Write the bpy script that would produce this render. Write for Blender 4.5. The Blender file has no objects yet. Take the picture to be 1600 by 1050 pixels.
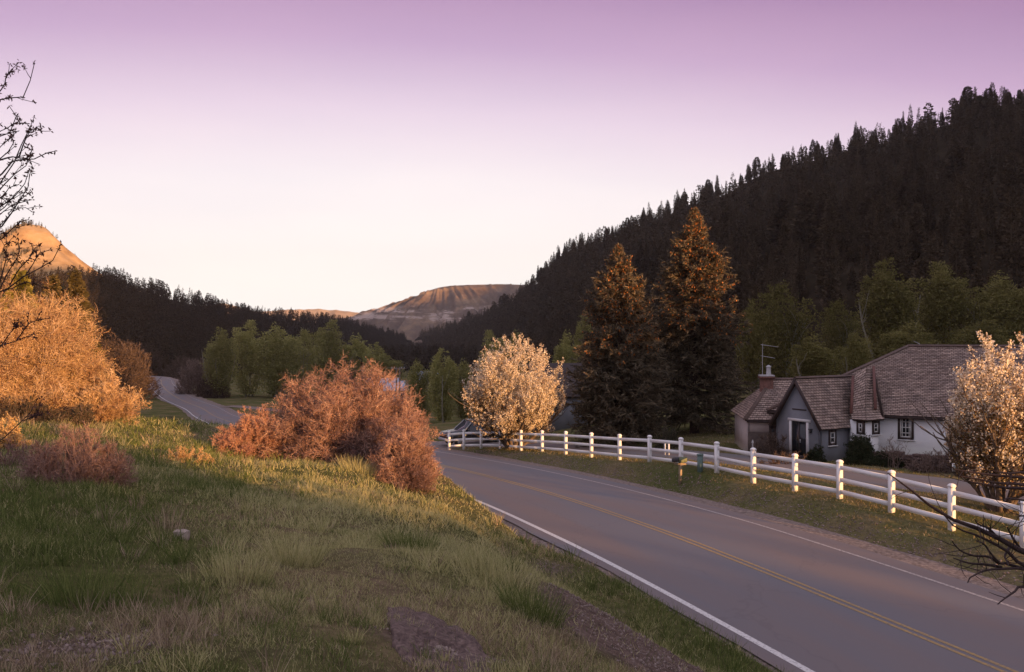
import bpy, math
import numpy as np

# ------------------------------------------------------------------ basics
F, CX, CY, CZ = 1250.0, 800.0, 525.0, 6.0
S = bpy.context.scene
COL = S.collection
RNG = np.random.default_rng(7)
SUN_EL = math.radians(6.0)
SX, SY = 0.66, -0.75                       # horizontal direction towards the sun
UX, UY = 0.75, 0.66                        # across the sun


def P(px, py, d):
    return np.array([(px - CX) / F * d, d, CZ + (CY - py) / F * d])


def nrm(a):
    return a / np.maximum(np.linalg.norm(a, axis=-1, keepdims=True), 1e-9)


def _hash(ix, iy, seed):
    h = (ix.astype(np.int64) * 374761393 + iy.astype(np.int64) * 668265263 + seed * 974711) & 0x7fffffff
    h = ((h ^ (h >> 13)) * 1274126177) & 0x7fffffff
    return ((h ^ (h >> 16)) & 0xffff) / 65535.0


def vnoise(x, y, seed=0):
    x = np.asarray(x, float); y = np.asarray(y, float)
    ix = np.floor(x); iy = np.floor(y)
    fx = x - ix; fy = y - iy
    fx = fx * fx * (3 - 2 * fx); fy = fy * fy * (3 - 2 * fy)
    a = _hash(ix, iy, seed); b = _hash(ix + 1, iy, seed)
    c = _hash(ix, iy + 1, seed); d = _hash(ix + 1, iy + 1, seed)
    return (a * (1 - fx) + b * fx) * (1 - fy) + (c * (1 - fx) + d * fx) * fy


def fbm(x, y, o=4, seed=0):
    s = 0.0; a = 0.5
    for k in range(o):
        s = s + a * (vnoise(x * 2 ** k + 17.3 * k, y * 2 ** k - 9.1 * k, seed + k) - 0.5)
        a *= 0.5
    return s * 2


def woff(o):
    v = np.zeros(3)
    while o is not None:
        v += np.array(o.location); o = o.parent
    return v


class MB:
    def __init__(s):
        s.v = []; s.t = []; s.q = []; s.n = 0; s.uq = []; s.has_uv = False

    def add(s, v, tris=None, quads=None, uv=None):
        v = np.asarray(v, float).reshape(-1, 3)
        if tris is not None and len(tris):
            s.t.append(np.asarray(tris, int).reshape(-1, 3) + s.n)
        if quads is not None and len(quads):
            q = np.asarray(quads, int).reshape(-1, 4)
            s.q.append(q + s.n)
            if uv is not None:
                s.has_uv = True; s.uq.append(np.asarray(uv, float).reshape(-1, 2))
            else:
                s.uq.append(np.zeros((len(q) * 4, 2)))
        s.v.append(v); s.n += len(v)
        return s

    def poly(s, pts):
        pts = [np.asarray(p, float) for p in pts]
        n = len(pts)
        if n == 4:
            return s.add(pts, quads=[[0, 1, 2, 3]])
        return s.add(pts, tris=[[0, i, i + 1] for i in range(1, n - 1)])

    def box(s, c, ax, ay, az, bevel=0.0):
        c = np.asarray(c, float); ax = np.asarray(ax, float); ay = np.asarray(ay, float); az = np.asarray(az, float)
        v = [c + i * ax + j * ay + k * az for k in (-1, 1) for j in (-1, 1) for i in (-1, 1)]
        return s.add(v, quads=[[0, 2, 3, 1], [4, 5, 7, 6], [0, 1, 5, 4], [2, 6, 7, 3], [0, 4, 6, 2], [1, 3, 7, 5]])

    def prism(s, poly, dz):
        """extrude a closed list of points by the vector dz"""
        p = np.asarray(poly, float); n = len(p); dz = np.asarray(dz, float)
        v = np.concatenate([p, p + dz])
        q = [[i, (i + 1) % n, (i + 1) % n + n, i + n] for i in range(n)]
        t = [[0, i + 1, i] for i in range(1, n - 1)] + [[n, n + i, n + i + 1] for i in range(1, n - 1)]
        return s.add(v, tris=t, quads=q)

    def build(s, name, mat, parent=None, loc=None, smooth=False):
        me = bpy.data.meshes.new(name)
        v = np.concatenate(s.v)
        off = woff(parent) if parent is not None else (np.array(loc, float) if loc is not None else np.zeros(3))
        v = v - off
        t = np.concatenate(s.t) if s.t else np.zeros((0, 3), int)
        q = np.concatenate(s.q) if s.q else np.zeros((0, 4), int)
        idx = np.concatenate([t.ravel(), q.ravel()])
        st = np.concatenate([np.arange(len(t)) * 3, len(t) * 3 + np.arange(len(q)) * 4])
        me.vertices.add(len(v)); me.vertices.foreach_set('co', v.astype(np.float32).ravel())
        me.loops.add(len(idx)); me.loops.foreach_set('vertex_index', idx.astype(np.int32))
        me.polygons.add(len(st)); me.polygons.foreach_set('loop_start', st.astype(np.int32))
        if smooth:
            me.polygons.foreach_set('use_smooth', np.ones(len(st), bool))
        if s.has_uv:
            uvl = me.uv_layers.new(name='UVMap')
            uv = np.concatenate([np.zeros((len(t) * 3, 2))] + s.uq)
            uvl.data.foreach_set('uv', uv.astype(np.float32).ravel())
        me.update(calc_edges=True)
        me.materials.append(mat)
        o = bpy.data.objects.new(name, me); COL.objects.link(o)
        if parent is not None:
            o.parent = parent
        elif loc is not None:
            o.location = loc
        return o


def tag(o, label=None, cat=None, group=None, kind=None):
    if label: o['label'] = label
    if cat: o['category'] = cat
    if group: o['group'] = group
    if kind: o['kind'] = kind
    return o


def thing(name, loc, label, cat, group=None):
    o = bpy.data.objects.new(name, None); COL.objects.link(o)
    o.empty_display_size = 0.3
    o.location = [float(a) for a in loc]
    return tag(o, label, cat, group)


def copy_tree(o, parent=None):
    c = o.copy(); COL.objects.link(c)
    if parent is not None: c.parent = parent
    for ch in list(o.children): copy_tree(ch, c)
    return c


# ------------------------------------------------------------------ materials
def new_mat(name):
    m = bpy.data.materials.new(name); m.use_nodes = True
    nt = m.node_tree; nt.nodes.clear()
    return m, nt, nt.nodes.new('ShaderNodeOutputMaterial')


def ramp(nt, cols, pos=None, interp='LINEAR'):
    r = nt.nodes.new('ShaderNodeValToRGB'); r.color_ramp.interpolation = interp
    e = r.color_ramp.elements
    n = len(cols); pos = pos or [i / (n - 1) for i in range(n)]
    while len(e) < n: e.new(0.5)
    for i in range(n):
        e[i].position = pos[i]; e[i].color = (*cols[i][:3], 1)
    return r


def foliage(name, cols, trans=0.3, obj_var=0.15, alt=None, ascale=1.1):
    m, nt, out = new_mat(name)
    g = nt.nodes.new('ShaderNodeNewGeometry')
    r = ramp(nt, cols)
    nt.links.new(g.outputs['Random Per Island'], r.inputs[0])
    oi = nt.nodes.new('ShaderNodeObjectInfo')
    mr = nt.nodes.new('ShaderNodeMapRange')
    mr.inputs['To Min'].default_value = 1 - obj_var; mr.inputs['To Max'].default_value = 1 + obj_var
    nt.links.new(oi.outputs['Random'], mr.inputs[0])
    hs = nt.nodes.new('ShaderNodeHueSaturation'); src = r.outputs[0]
    if alt:                                   # patches of another tone through the plant
        r2 = ramp(nt, alt); nt.links.new(g.outputs['Random Per Island'], r2.inputs[0])
        tc = nt.nodes.new('ShaderNodeTexCoord'); nz = nt.nodes.new('ShaderNodeTexNoise'); nz.inputs['Scale'].default_value = ascale; nz.inputs['Detail'].default_value = 4
        nt.links.new(tc.outputs['Object'], nz.inputs[0]); rm = ramp(nt, [(0, 0, 0), (1, 1, 1)], [.44, .60]); nt.links.new(nz.outputs[0], rm.inputs[0])
        mxa = nt.nodes.new('ShaderNodeMix'); mxa.data_type = 'RGBA'; nt.links.new(rm.outputs[0], mxa.inputs[0])
        nt.links.new(r.outputs[0], mxa.inputs[6]); nt.links.new(r2.outputs[0], mxa.inputs[7]); src = mxa.outputs[2]
    nt.links.new(mr.outputs[0], hs.inputs['Value']); nt.links.new(src, hs.inputs['Color'])
    d = nt.nodes.new('ShaderNodeBsdfDiffuse'); nt.links.new(hs.outputs[0], d.inputs[0])
    if trans > 0:
        t = nt.nodes.new('ShaderNodeBsdfTranslucent'); nt.links.new(hs.outputs[0], t.inputs[0])
        mx = nt.nodes.new('ShaderNodeMixShader'); mx.inputs[0].default_value = trans
        nt.links.new(d.outputs[0], mx.inputs[1]); nt.links.new(t.outputs[0], mx.inputs[2])
        nt.links.new(mx.outputs[0], out.inputs[0])
    else:
        nt.links.new(d.outputs[0], out.inputs[0])
    return m


def surf(name, cols, scale=3.0, rough=0.8, bump=0.0, bscale=None, pos=None, spec=0.3, detail=6, stretch=(1, 1, 1)):
    m, nt, out = new_mat(name)
    b = nt.nodes.new('ShaderNodeBsdfPrincipled'); b.inputs['Roughness'].default_value = rough
    b.inputs['Specular IOR Level'].default_value = spec
    tc = nt.nodes.new('ShaderNodeTexCoord')
    mp = nt.nodes.new('ShaderNodeMapping'); mp.inputs['Scale'].default_value = stretch
    nt.links.new(tc.outputs['Object'], mp.inputs[0])
    n = nt.nodes.new('ShaderNodeTexNoise'); n.inputs['Scale'].default_value = scale; n.inputs['Detail'].default_value = detail
    n.inputs['Roughness'].default_value = 0.62
    nt.links.new(mp.outputs[0], n.inputs[0])
    r = ramp(nt, cols, pos or ([0.3 + 0.4 * i / (len(cols) - 1) for i in range(len(cols))] if len(cols) > 1 else [0.5]))
    nt.links.new(n.outputs[0], r.inputs[0]); nt.links.new(r.outputs[0], b.inputs['Base Color'])
    if bump:
        n2 = nt.nodes.new('ShaderNodeTexNoise'); n2.inputs['Scale'].default_value = bscale or scale * 6; n2.inputs['Detail'].default_value = 5
        nt.links.new(mp.outputs[0], n2.inputs[0])
        bp = nt.nodes.new('ShaderNodeBump'); bp.inputs['Strength'].default_value = bump; bp.inputs['Distance'].default_value = 0.02
        nt.links.new(n2.outputs[0], bp.inputs['Height']); nt.links.new(bp.outputs[0], b.inputs['Normal'])
    nt.links.new(b.outputs[0], out.inputs[0])
    return m


def v3(*a): return tuple(a)


M = {}
M['bark'] = surf('bark', [(.06, .045, .035), (.16, .12, .09)], 8, .9, .5)
M['bark_dark'] = surf('bark_dark', [(.035, .022, .022), (.065, .042, .040)], 12, .9, .4)
M['bark_pale'] = surf('bark_pale', [(.16, .15, .11), (.30, .28, .22)], 5, .9, .4)
M['bud'] = foliage('bud', [(.07, .035, .032), (.14, .07, .06)], .1)
M['spruce'] = foliage('spruce_needles', [(.060, .056, .042), (.145, .122, .086), (.25, .195, .13)], .2)
M['cone'] = foliage('sunlit_rust_cones', [(.26, .10, .035), (.44, .17, .055), (.55, .24, .085)], .1)  # rust colour carries the sunlit glow of the upper crowns
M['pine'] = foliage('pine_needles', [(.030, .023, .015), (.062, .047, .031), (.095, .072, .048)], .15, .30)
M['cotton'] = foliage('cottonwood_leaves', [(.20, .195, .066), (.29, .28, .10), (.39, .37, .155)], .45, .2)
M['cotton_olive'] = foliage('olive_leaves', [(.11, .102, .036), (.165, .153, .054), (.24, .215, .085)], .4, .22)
M['blossom'] = foliage('blossom', [(.58, .44, .29), (.76, .63, .46), (.85, .76, .61), (.87, .81, .70)], .35, .03)
M['pear_leaf'] = foliage('young_leaves', [(.14, .12, .04), (.26, .17, .07), (.30, .14, .06)], .35, .03)
M['red_twig'] = foliage('red_twigs', [(.10, .055, .046), (.27, .155, .125), (.42, .265, .21), (.54, .39, .32)], .12, .04, alt=[(.08, .05, .05), (.20, .125, .115), (.32, .215, .19)])
M['red_leaf'] = foliage('red_buds', [(.34, .145, .10), (.47, .26, .17), (.60, .41, .29)], .25, .04, alt=[(.26, .11, .08), (.36, .19, .14), (.46, .29, .21)])
M['gold_twig'] = foliage('gold_twigs', [(.22, .12, .065), (.52, .35, .20), (.74, .56, .38)], .15, .04, alt=[(.12, .06, .04), (.30, .17, .10), (.48, .31, .19)])
M['gold_leaf'] = foliage('gold_buds', [(.38, .24, .09), (.60, .41, .18), (.74, .55, .30)], .3, .04)
M['grey_twig'] = foliage('grey_twigs', [(.09, .065, .055), (.19, .14, .12), (.27, .20, .17)], .1, .1)
M['thicket'] = foliage('thicket', [(.05, .034, .028), (.10, .07, .055), (.15, .11, .085)], .1, .2)
M['dark_shrub'] = foliage('dark_shrub', [(.02, .026, .016), (.045, .055, .03), (.07, .08, .045)], .2, .1)
M['pink_twig'] = foliage('pink_twigs', [(.17, .10, .085), (.30, .19, .16), (.42, .29, .24)], .2, .05)
M['grass'] = foliage('grass_green', [(.060, .088, .026), (.125, .165, .046), (.24, .265, .095)], .4, 0)
M['sage'] = foliage('grass_sage', [(.24, .245, .100), (.45, .43, .195), (.64, .58, .33)], .4, 0)
M['dry'] = foliage('grass_dry', [(.17, .125, .085), (.34, .265, .18), (.54, .44, .31)], .3, 0)
M['lawn'] = foliage('lawn', [(.10, .10, .032), (.19, .165, .058), (.32, .25, .11)], .3, 0)
M['gravel'] = surf('gravel', [(.085, .065, .058), (.19, .145, .125), (.33, .26, .225)], 9, .95, .9, 40, detail=12)
M['stone'] = surf('stone', [(.045, .030, .027), (.105, .070, .061), (.21, .15, .128)], 14, .9, 1.0, 14, stretch=(1, 1, 3.5))
M['pale_stone'] = surf('pale_stone', [(.30, .24, .2), (.42, .35, .30)], 14, .9, .6)
M['fence'] = surf('white_vinyl', [(.76, .75, .74), (.82, .81, .80)], 3, .5, .05)
M['white_wall'] = surf('white_wall', [(.74, .74, .76), (.82, .82, .83)], 1.2, .85, .25, 25)
M['grey_wall'] = surf('grey_wall', [(.165, .172, .195), (.21, .218, .245)], 1.2, .85, .2, 25)
M['brown_wall'] = surf('brown_base', [(.06, .045, .04), (.11, .085, .075)], 4, .9, .4)
M['trim_dark'] = surf('trim_dark', [(.035, .025, .025), (.06, .042, .04)], 4, .7)
M['trim_white'] = surf('trim_white', [(.55, .54, .54), (.66, .65, .65)], 4, .6)
M['ridge'] = surf('ridge_shakes', [(.085, .058, .05), (.15, .105, .09)], 5, .85, .3)
M['flashing'] = surf('flashing', [(.10, .04, .035), (.16, .07, .055)], 3, .6)
M['brick'] = surf('brick_chimney', [(.10, .05, .04), (.20, .10, .08)], 9, .9, .6)
M['metal'] = surf('metal_grey', [(.34, .34, .35), (.44, .44, .45)], 6, .45)
M['dark_metal'] = surf('dark_metal', [(.03, .03, .032), (.05, .05, .055)], 6, .5)
M['black'] = surf('black_rubber', [(.015, .015, .015), (.03, .03, .03)], 6, .8)
M['yellow_tube'] = surf('yellow_box', [(.13, .15, .085), (.18, .20, .11)], 6, .6)
M['green_post'] = surf('green_pedestal', [(.10, .16, .145), (.15, .22, .2)], 6, .6)
M['wood_post'] = surf('wood_post', [(.22, .17, .11), (.35, .28, .19)], 10, .85, .3)
M['pole'] = surf('pole_wood', [(.16, .12, .10), (.26, .21, .17)], 6, .9, .3)
M['car'] = surf('car_paint', [(.02, .022, .028), (.028, .03, .036)], 2, .25, spec=.6)
M['blue_roof'] = surf('blue_roof', [(.30, .36, .46), (.42, .47, .56)], 2, .6)
M['pale_wall'] = surf('pale_wall', [(.36, .30, .29), (.46, .40, .38)], 2, .8)


def glass_mat():
    m, nt, out = new_mat('window_glass')
    b = nt.nodes.new('ShaderNodeBsdfPrincipled')
    b.inputs['Base Color'].default_value = (.018, .02, .026, 1); b.inputs['Roughness'].default_value = .08
    nt.links.new(b.outputs[0], out.inputs[0]); return m


M['glass'] = glass_mat()


def roof_mat():
    m, nt, out = new_mat('shake_roof')
    b = nt.nodes.new('ShaderNodeBsdfPrincipled'); b.inputs['Roughness'].default_value = .85
    uv = nt.nodes.new('ShaderNodeUVMap')
    br = nt.nodes.new('ShaderNodeTexBrick')
    br.inputs['Scale'].default_value = 1.0
    br.inputs['Brick Width'].default_value = .21; br.inputs['Row Height'].default_value = .19
    br.inputs['Mortar Size'].default_value = .012; br.inputs['Bias'].default_value = -.1
    br.inputs['Color1'].default_value = (.42, .335, .295, 1); br.inputs['Color2'].default_value = (.22, .168, .15, 1)
    br.inputs['Mortar'].default_value = (.045, .028, .024, 1)
    nt.links.new(uv.outputs[0], br.inputs[0])
    n = nt.nodes.new('ShaderNodeTexNoise'); n.inputs['Scale'].default_value = 1.3; n.inputs['Detail'].default_value = 5
    nt.links.new(uv.outputs[0], n.inputs[0])
    r = ramp(nt, [(.65, .62, .62), (1.25, 1.18, 1.12)], [.3, .7]); nt.links.new(n.outputs[0], r.inputs[0])
    mx = nt.nodes.new('ShaderNodeMix'); mx.data_type = 'RGBA'; mx.blend_type = 'MULTIPLY'; mx.inputs[0].default_value = 1
    nt.links.new(br.outputs[0], mx.inputs[6]); nt.links.new(r.outputs[0], mx.inputs[7])
    nt.links.new(mx.outputs[2], b.inputs['Base Color'])
    nt.links.new(b.outputs[0], out.inputs[0]); return m


M['roof'] = roof_mat()


def asphalt_mat(name, base, tint):
    m, nt, out = new_mat(name)
    b = nt.nodes.new('ShaderNodeBsdfPrincipled'); b.inputs['Roughness'].default_value = .82
    b.inputs['Specular IOR Level'].default_value = .25
    uv = nt.nodes.new('ShaderNodeUVMap')
    mp = nt.nodes.new('ShaderNodeMapping'); mp.inputs['Scale'].default_value = (1.0, .05, 1)
    nt.links.new(uv.outputs[0], mp.inputs[0])
    n1 = nt.nodes.new('ShaderNodeTexNoise'); n1.inputs['Scale'].default_value = 1.1; n1.inputs['Detail'].default_value = 5
    nt.links.new(mp.outputs[0], n1.inputs[0])
    n2 = nt.nodes.new('ShaderNodeTexNoise'); n2.inputs['Scale'].default_value = 40; n2.inputs['Detail'].default_value = 6
    n2.inputs['Roughness'].default_value = .8
    nt.links.new(uv.outputs[0], n2.inputs[0])
    n3 = nt.nodes.new('ShaderNodeTexNoise'); n3.inputs['Scale'].default_value = .35; n3.inputs['Detail'].default_value = 4
    nt.links.new(uv.outputs[0], n3.inputs[0])
    ad = nt.nodes.new('ShaderNodeMath'); ad.operation = 'ADD'
    nt.links.new(n1.outputs[0], ad.inputs[0]); nt.links.new(n3.outputs[0], ad.inputs[1])
    ad2 = nt.nodes.new('ShaderNodeMath'); ad2.operation = 'MULTIPLY_ADD'; ad2.inputs[1].default_value = .55
    nt.links.new(n2.outputs[0], ad2.inputs[0]); nt.links.new(ad.outputs[0], ad2.inputs[2])
    r = ramp(nt, [tuple(c * .66 for c in base), base, tint], [.9 / 1.55 - .18, .80, 1.0])
    nt.links.new(ad2.outputs[0], r.inputs[0])
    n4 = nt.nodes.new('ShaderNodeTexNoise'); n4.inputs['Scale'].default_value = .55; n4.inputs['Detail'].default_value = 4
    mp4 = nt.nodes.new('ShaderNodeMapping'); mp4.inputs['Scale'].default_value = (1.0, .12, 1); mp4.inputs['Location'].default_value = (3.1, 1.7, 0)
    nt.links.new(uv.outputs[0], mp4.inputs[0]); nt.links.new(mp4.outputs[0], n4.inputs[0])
    r4 = ramp(nt, [(.94, .98, 1.05), (1.12, .97, .90)], [.38, .62]); nt.links.new(n4.outputs[0], r4.inputs[0])  # warm and cool streaks: the low sun's stripe put into the asphalt colour
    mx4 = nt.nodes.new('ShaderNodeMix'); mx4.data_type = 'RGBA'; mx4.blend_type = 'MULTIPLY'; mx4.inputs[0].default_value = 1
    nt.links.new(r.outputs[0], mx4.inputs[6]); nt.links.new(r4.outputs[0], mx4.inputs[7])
    # wandering cracks
    vo = nt.nodes.new('ShaderNodeTexVoronoi'); vo.feature = 'DISTANCE_TO_EDGE'; vo.inputs['Scale'].default_value = .33
    wn = nt.nodes.new('ShaderNodeTexNoise'); wn.inputs['Scale'].default_value = 1.6
    nt.links.new(uv.outputs[0], wn.inputs[0])
    mxv = nt.nodes.new('ShaderNodeMix'); mxv.data_type = 'RGBA'; mxv.inputs[0].default_value = .5
    nt.links.new(uv.outputs[0], mxv.inputs[6]); nt.links.new(wn.outputs['Color'], mxv.inputs[7])
    nt.links.new(mxv.outputs[2], vo.inputs[0])
    cr = ramp(nt, [(.90, .90, .90), (1, 1, 1)], [.0, .008]); nt.links.new(vo.outputs[0], cr.inputs[0])
    mx = nt.nodes.new('ShaderNodeMix'); mx.data_type = 'RGBA'; mx.blend_type = 'MULTIPLY'; mx.inputs[0].default_value = 1
    nt.links.new(mx4.outputs[2], mx.inputs[6]); nt.links.new(cr.outputs[0], mx.inputs[7])
    nt.links.new(mx.outputs[2], b.inputs['Base Color'])
    bp = nt.nodes.new('ShaderNodeBump'); bp.inputs['Strength'].default_value = .25; bp.inputs['Distance'].default_value = .01
    nt.links.new(n2.outputs[0], bp.inputs['Height']); nt.links.new(bp.outputs[0], b.inputs['Normal'])
    nt.links.new(b.outputs[0], out.inputs[0]); return m


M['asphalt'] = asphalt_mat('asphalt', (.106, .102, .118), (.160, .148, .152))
M['drive'] = asphalt_mat('driveway_asphalt', (.12, .105, .105), (.17, .15, .14))


def paint_mat(name, col, under, wear=.45):
    m, nt, out = new_mat(name)
    b = nt.nodes.new('ShaderNodeBsdfPrincipled'); b.inputs['Roughness'].default_value = .75
    uv = nt.nodes.new('ShaderNodeUVMap')
    n = nt.nodes.new('ShaderNodeTexNoise'); n.inputs['Scale'].default_value = 14; n.inputs['Detail'].default_value = 8
    n.inputs['Roughness'].default_value = .8
    nt.links.new(uv.outputs[0], n.inputs[0])
    r = ramp(nt, [under, col], [wear - .06, wear + .1]); nt.links.new(n.outputs[0], r.inputs[0])
    nt.links.new(r.outputs[0], b.inputs['Base Color']); nt.links.new(b.outputs[0], out.inputs[0]); return m


M['paint_white'] = paint_mat('paint_white', (.62, .60, .58), (.17, .155, .155), .40)
M['paint_white2'] = paint_mat('paint_white_worn', (.46, .40, .37), (.16, .145, .14), .46)
M['paint_yellow'] = paint_mat('paint_yellow', (.38, .24, .075), (.15, .13, .12), .45)

# ------------------------------------------------------------------ road line
road_pts = np.array([
    (40, -70, -4.0), (26, -40, -4.6), (17.5, -18, -5.1), (13.2, 0, -5.6), (11.4, 7, -5.85), (8.9, 14.4, -6.02), (6.37, 21, -6.06), (4.2, 26.3, -6.15),
    (1.0, 34.5, -6.6), (-4.0, 45.2, -7.3), (-12.5, 62, -8.6), (-24, 85, -10.4), (-38, 113, -12.7), (-55, 148, -14.8),
    (-66, 170, -15.3), (-80, 193, -15.3), (-97, 225, -15.4), (-113, 258, -15.5), (-128, 290, -15.6), (-146, 313, -15.8), (-185, 328, -16.1), (-270, 340, -16.5)], float)


def spline(pts, step):
    """Catmull-Rom through the points, resampled"""
    p = np.asarray(pts, float)
    e = np.vstack([2 * p[0] - p[1], p, 2 * p[-1] - p[-2]])
    out = []
    for i in range(1, len(e) - 2):
        n = max(2, int(np.linalg.norm(e[i + 1] - e[i]) / step))
        t = np.linspace(0, 1, n, endpoint=False)[:, None]
        a, b, c, d = e[i - 1], e[i], e[i + 1], e[i + 2]
        out.append(.5 * (2 * b + (c - a) * t + (2 * a - 5 * b + 4 * c - d) * t ** 2 + (3 * b - a - 3 * c + d) * t ** 3))
    out.append(p[-1:])
    return np.vstack(out)


ROAD = spline(road_pts, 1.0)
DRIVE = spline([(34, 15, -5.3), (24, 22.5, -5.4), (19.2, 27.5, -5.6), (16.0, 32, -5.8), (13.4, 37, -6.05), (11.4, 42, -6.4), (7.8, 49, -7.0), (3.2, 55.5, -7.6),
                (-2, 60, -8.05), (-7.5, 61, -8.3), (-12.5, 62, -8.66)], 1.0)


def line_info(line, x, y):
    """nearest sample of a polyline: signed offset (right of travel positive), z there"""
    L = line[:, :2]; T = np.gradient(L, axis=0); T = T / np.linalg.norm(T, axis=1, keepdims=True)
    x = np.asarray(x, float).ravel(); y = np.asarray(y, float).ravel()
    off = np.empty(len(x)); z = np.empty(len(x))
    for s in range(0, len(x), 20000):
        xx = x[s:s + 20000]; yy = y[s:s + 20000]
        d2 = (xx[:, None] - L[None, :, 0]) ** 2 + (yy[:, None] - L[None, :, 1]) ** 2
        k = d2.argmin(1)
        dx = xx - L[k, 0]; dy = yy - L[k, 1]
        al = dx * T[k, 0] + dy * T[k, 1]
        k2 = np.clip(k + np.sign(al).astype(int), 0, len(L) - 1)
        seg = np.maximum(np.hypot(L[k2, 0] - L[k, 0], L[k2, 1] - L[k, 1]), 1e-6)
        f = np.clip(np.abs(al) / seg, 0, 1)
        z[s:s + 20000] = line[k, 2] * (1 - f) + line[k2, 2] * f
        sd = dx * T[k, 1] - dy * T[k, 0]
        over = np.where(k2 == k, np.abs(al), 0)
        off[s:s + 20000] = np.sign(sd) * np.sqrt(sd ** 2 + over ** 2)
    return off, z


# ------------------------------------------------------------------ terrain
FENCE = [(702, 699.5, 56.2), (725, 699.5, 55.7), (752, 700, 54.9), (782, 701.5, 53.5), (814, 703, 51.2), (847, 705, 48.8), (884, 708, 46.2),
         (924, 712.5, 43.5), (968, 717.5, 40.9), (1015, 723.5, 38.4), (1064, 731, 36.0), (1120, 739.5, 33.6), (1177, 749, 31.5), (1242, 762, 29.4),
         (1312, 778, 27.4), (1393, 798.5, 25.4), (1487, 823.5, 23.5), (1600, 857, 21.6), (1730, 897, 19.8), (1880, 945, 18.1)]
ctrl = []


def cp(px, py, d): ctrl.append(tuple(P(px, py, d) - np.array([0, 0, CZ])))


for a in [(0, 1050, 4.7), (300, 1050, 4.7), (550, 1050, 4.8), (700, 1050, 4.95), (820, 1050, 5.6), (900, 1050, 6.6), (990, 1050, 8.1), (1080, 1050, 10.3),
          (-250, 1050, 4.4), (-300, 850, 8), (0, 900, 7.1), (0, 800, 10.6), (150, 790, 12.0), (300, 830, 11.0), (400, 900, 8.5), (400, 800, 14.2), (420, 745, 21.5),
          (280, 745, 17.5), (790, 815, 24.0), (800, 862, 19.3), (870, 895, 17.6), (800, 872, 12.7), (870, 912, 11.5), (760, 840, 14.8), (940, 958, 10.2), (1010, 1008, 9.7), (850, 872, 19.0), (950, 925, 16.8), (1050, 975, 14.9), (1150, 1025, 13.6), (0, 720, 15.5), (110, 760, 14.0), (110, 705, 21), (500, 950, 7.3), (500, 860, 11.2), (560, 745, 23.5), (620, 745, 25), (600, 800, 16.6),
          (650, 850, 12.9), (700, 790, 19.8), (740, 840, 15.3), (800, 900, 11.7), (880, 960, 10.0), (960, 1000, 9.6), (660, 775, 24.0),
          (700, 900, 9.7), (600, 950, 7.5), (0, 658, 29), (100, 662, 29), (200, 658, 33), (320, 690, 29.5), (300, 668, 35), (400, 715, 26.5)]:
    cp(*a)
for px, py, d in FENCE: cp(px, py, d)
ctrl += [(.05, 15.6, -4.85), (.95, 13.9, -4.95), (1.55, 12.3, -4.95), (-1.0, 17.5, -4.9), (-1.5, 21.5, -5.35), (0, 0, -1.66), (-3, 0, -1.6), (1.6, 1.0, -2.1), (3.2, 2.0, -3.0), (5.5, 3.4, -4.4), (-10, 2, -1.2), (-16, 10, -1.5), (-5, -6, -1.1), (-10, -20, .5), (-30, -8, -.3),
         (-30, -40, 3), (3, -8, -2.4), (7.5, -10, -4.4), (12, -30, -3.2), (-25, 30, -2.7), (-25, 48, -5.4), (-34, 74, -9.6), (-48, 110, -12.6), (-17, 55, -7.2), (-40, 42, -4.6),
         (-62, 32, -3.2), (-100, 62, -5.5), (-100, 150, -11.5), (-85, 165, -13.6), (-72, 140, -13.4), (-130, 200, -14), (-60, 85, -8.5), (-75, 110, -11),
         (20, 27, -5.6), (25, 0, -5.0), (40, 10, -5.0), (35, -30, -4.0), (70, 40, -4.6), (60, -20, -3), (16, 36, -6.0), (20, 40.5, -6.2), (15, 42.5, -6.4),
         (26, 37.5, -6.0), (33, 34, -5.8), (30, 50, -6.0), (20, 52, -6.3), (12, 55, -7.0), (7, 58, -7.5), (3, 64, -8.2), (25, 70, -6.0), (12, 78, -7.4), (40, 95, -5),
         (60, 85, -4), (20, 105, -8), (-3, 75, -9.6), (-12, 130, -14.2), (10, 130, -11), (-30, 170, -16), (10, 190, -15), (60, 130, -6), (30, 170, -12), (-20, 250, -18),
         (-80, 260, -17), (-140, 330, -17.5), (0, 300, -19), (-200, 250, -14), (-200, 120, -7), (-200, 0, 2), (-150, -100, 8), (0, -120, 4), (120, 0, 0), (100, -80, 2),
         (130, 100, 1), (-17, 90, -10.8), (-28, 115, -13.4)]
ctrl = np.array(ctrl)
RC2 = 1.2 ** 2


def _phi(r2): return np.sqrt(r2 + RC2)


_n = len(ctrl)
_A = np.zeros((_n + 1, _n + 1))
_A[:_n, :_n] = _phi(((ctrl[:, None, :2] - ctrl[None, :, :2]) ** 2).sum(-1)) - 0.15 * np.eye(_n)
_A[:_n, _n] = 1; _A[_n, :_n] = 1
_w = np.linalg.solve(_A, np.append(ctrl[:, 2], 0))


def zbase(x, y):
    x = np.asarray(x, float).ravel(); y = np.asarray(y, float).ravel()
    z = np.empty(len(x))
    for s in range(0, len(x), 20000):
        xx = x[s:s + 20000]; yy = y[s:s + 20000]
        z[s:s + 20000] = _phi((xx[:, None] - ctrl[None, :, 0]) ** 2 + (yy[:, None] - ctrl[None, :, 1]) ** 2) @ _w[:_n] + _w[_n]
    return z


def sstep(a, b, x):
    t = np.clip((x - a) / (b - a), 0, 1); return t * t * (3 - 2 * t)


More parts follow.
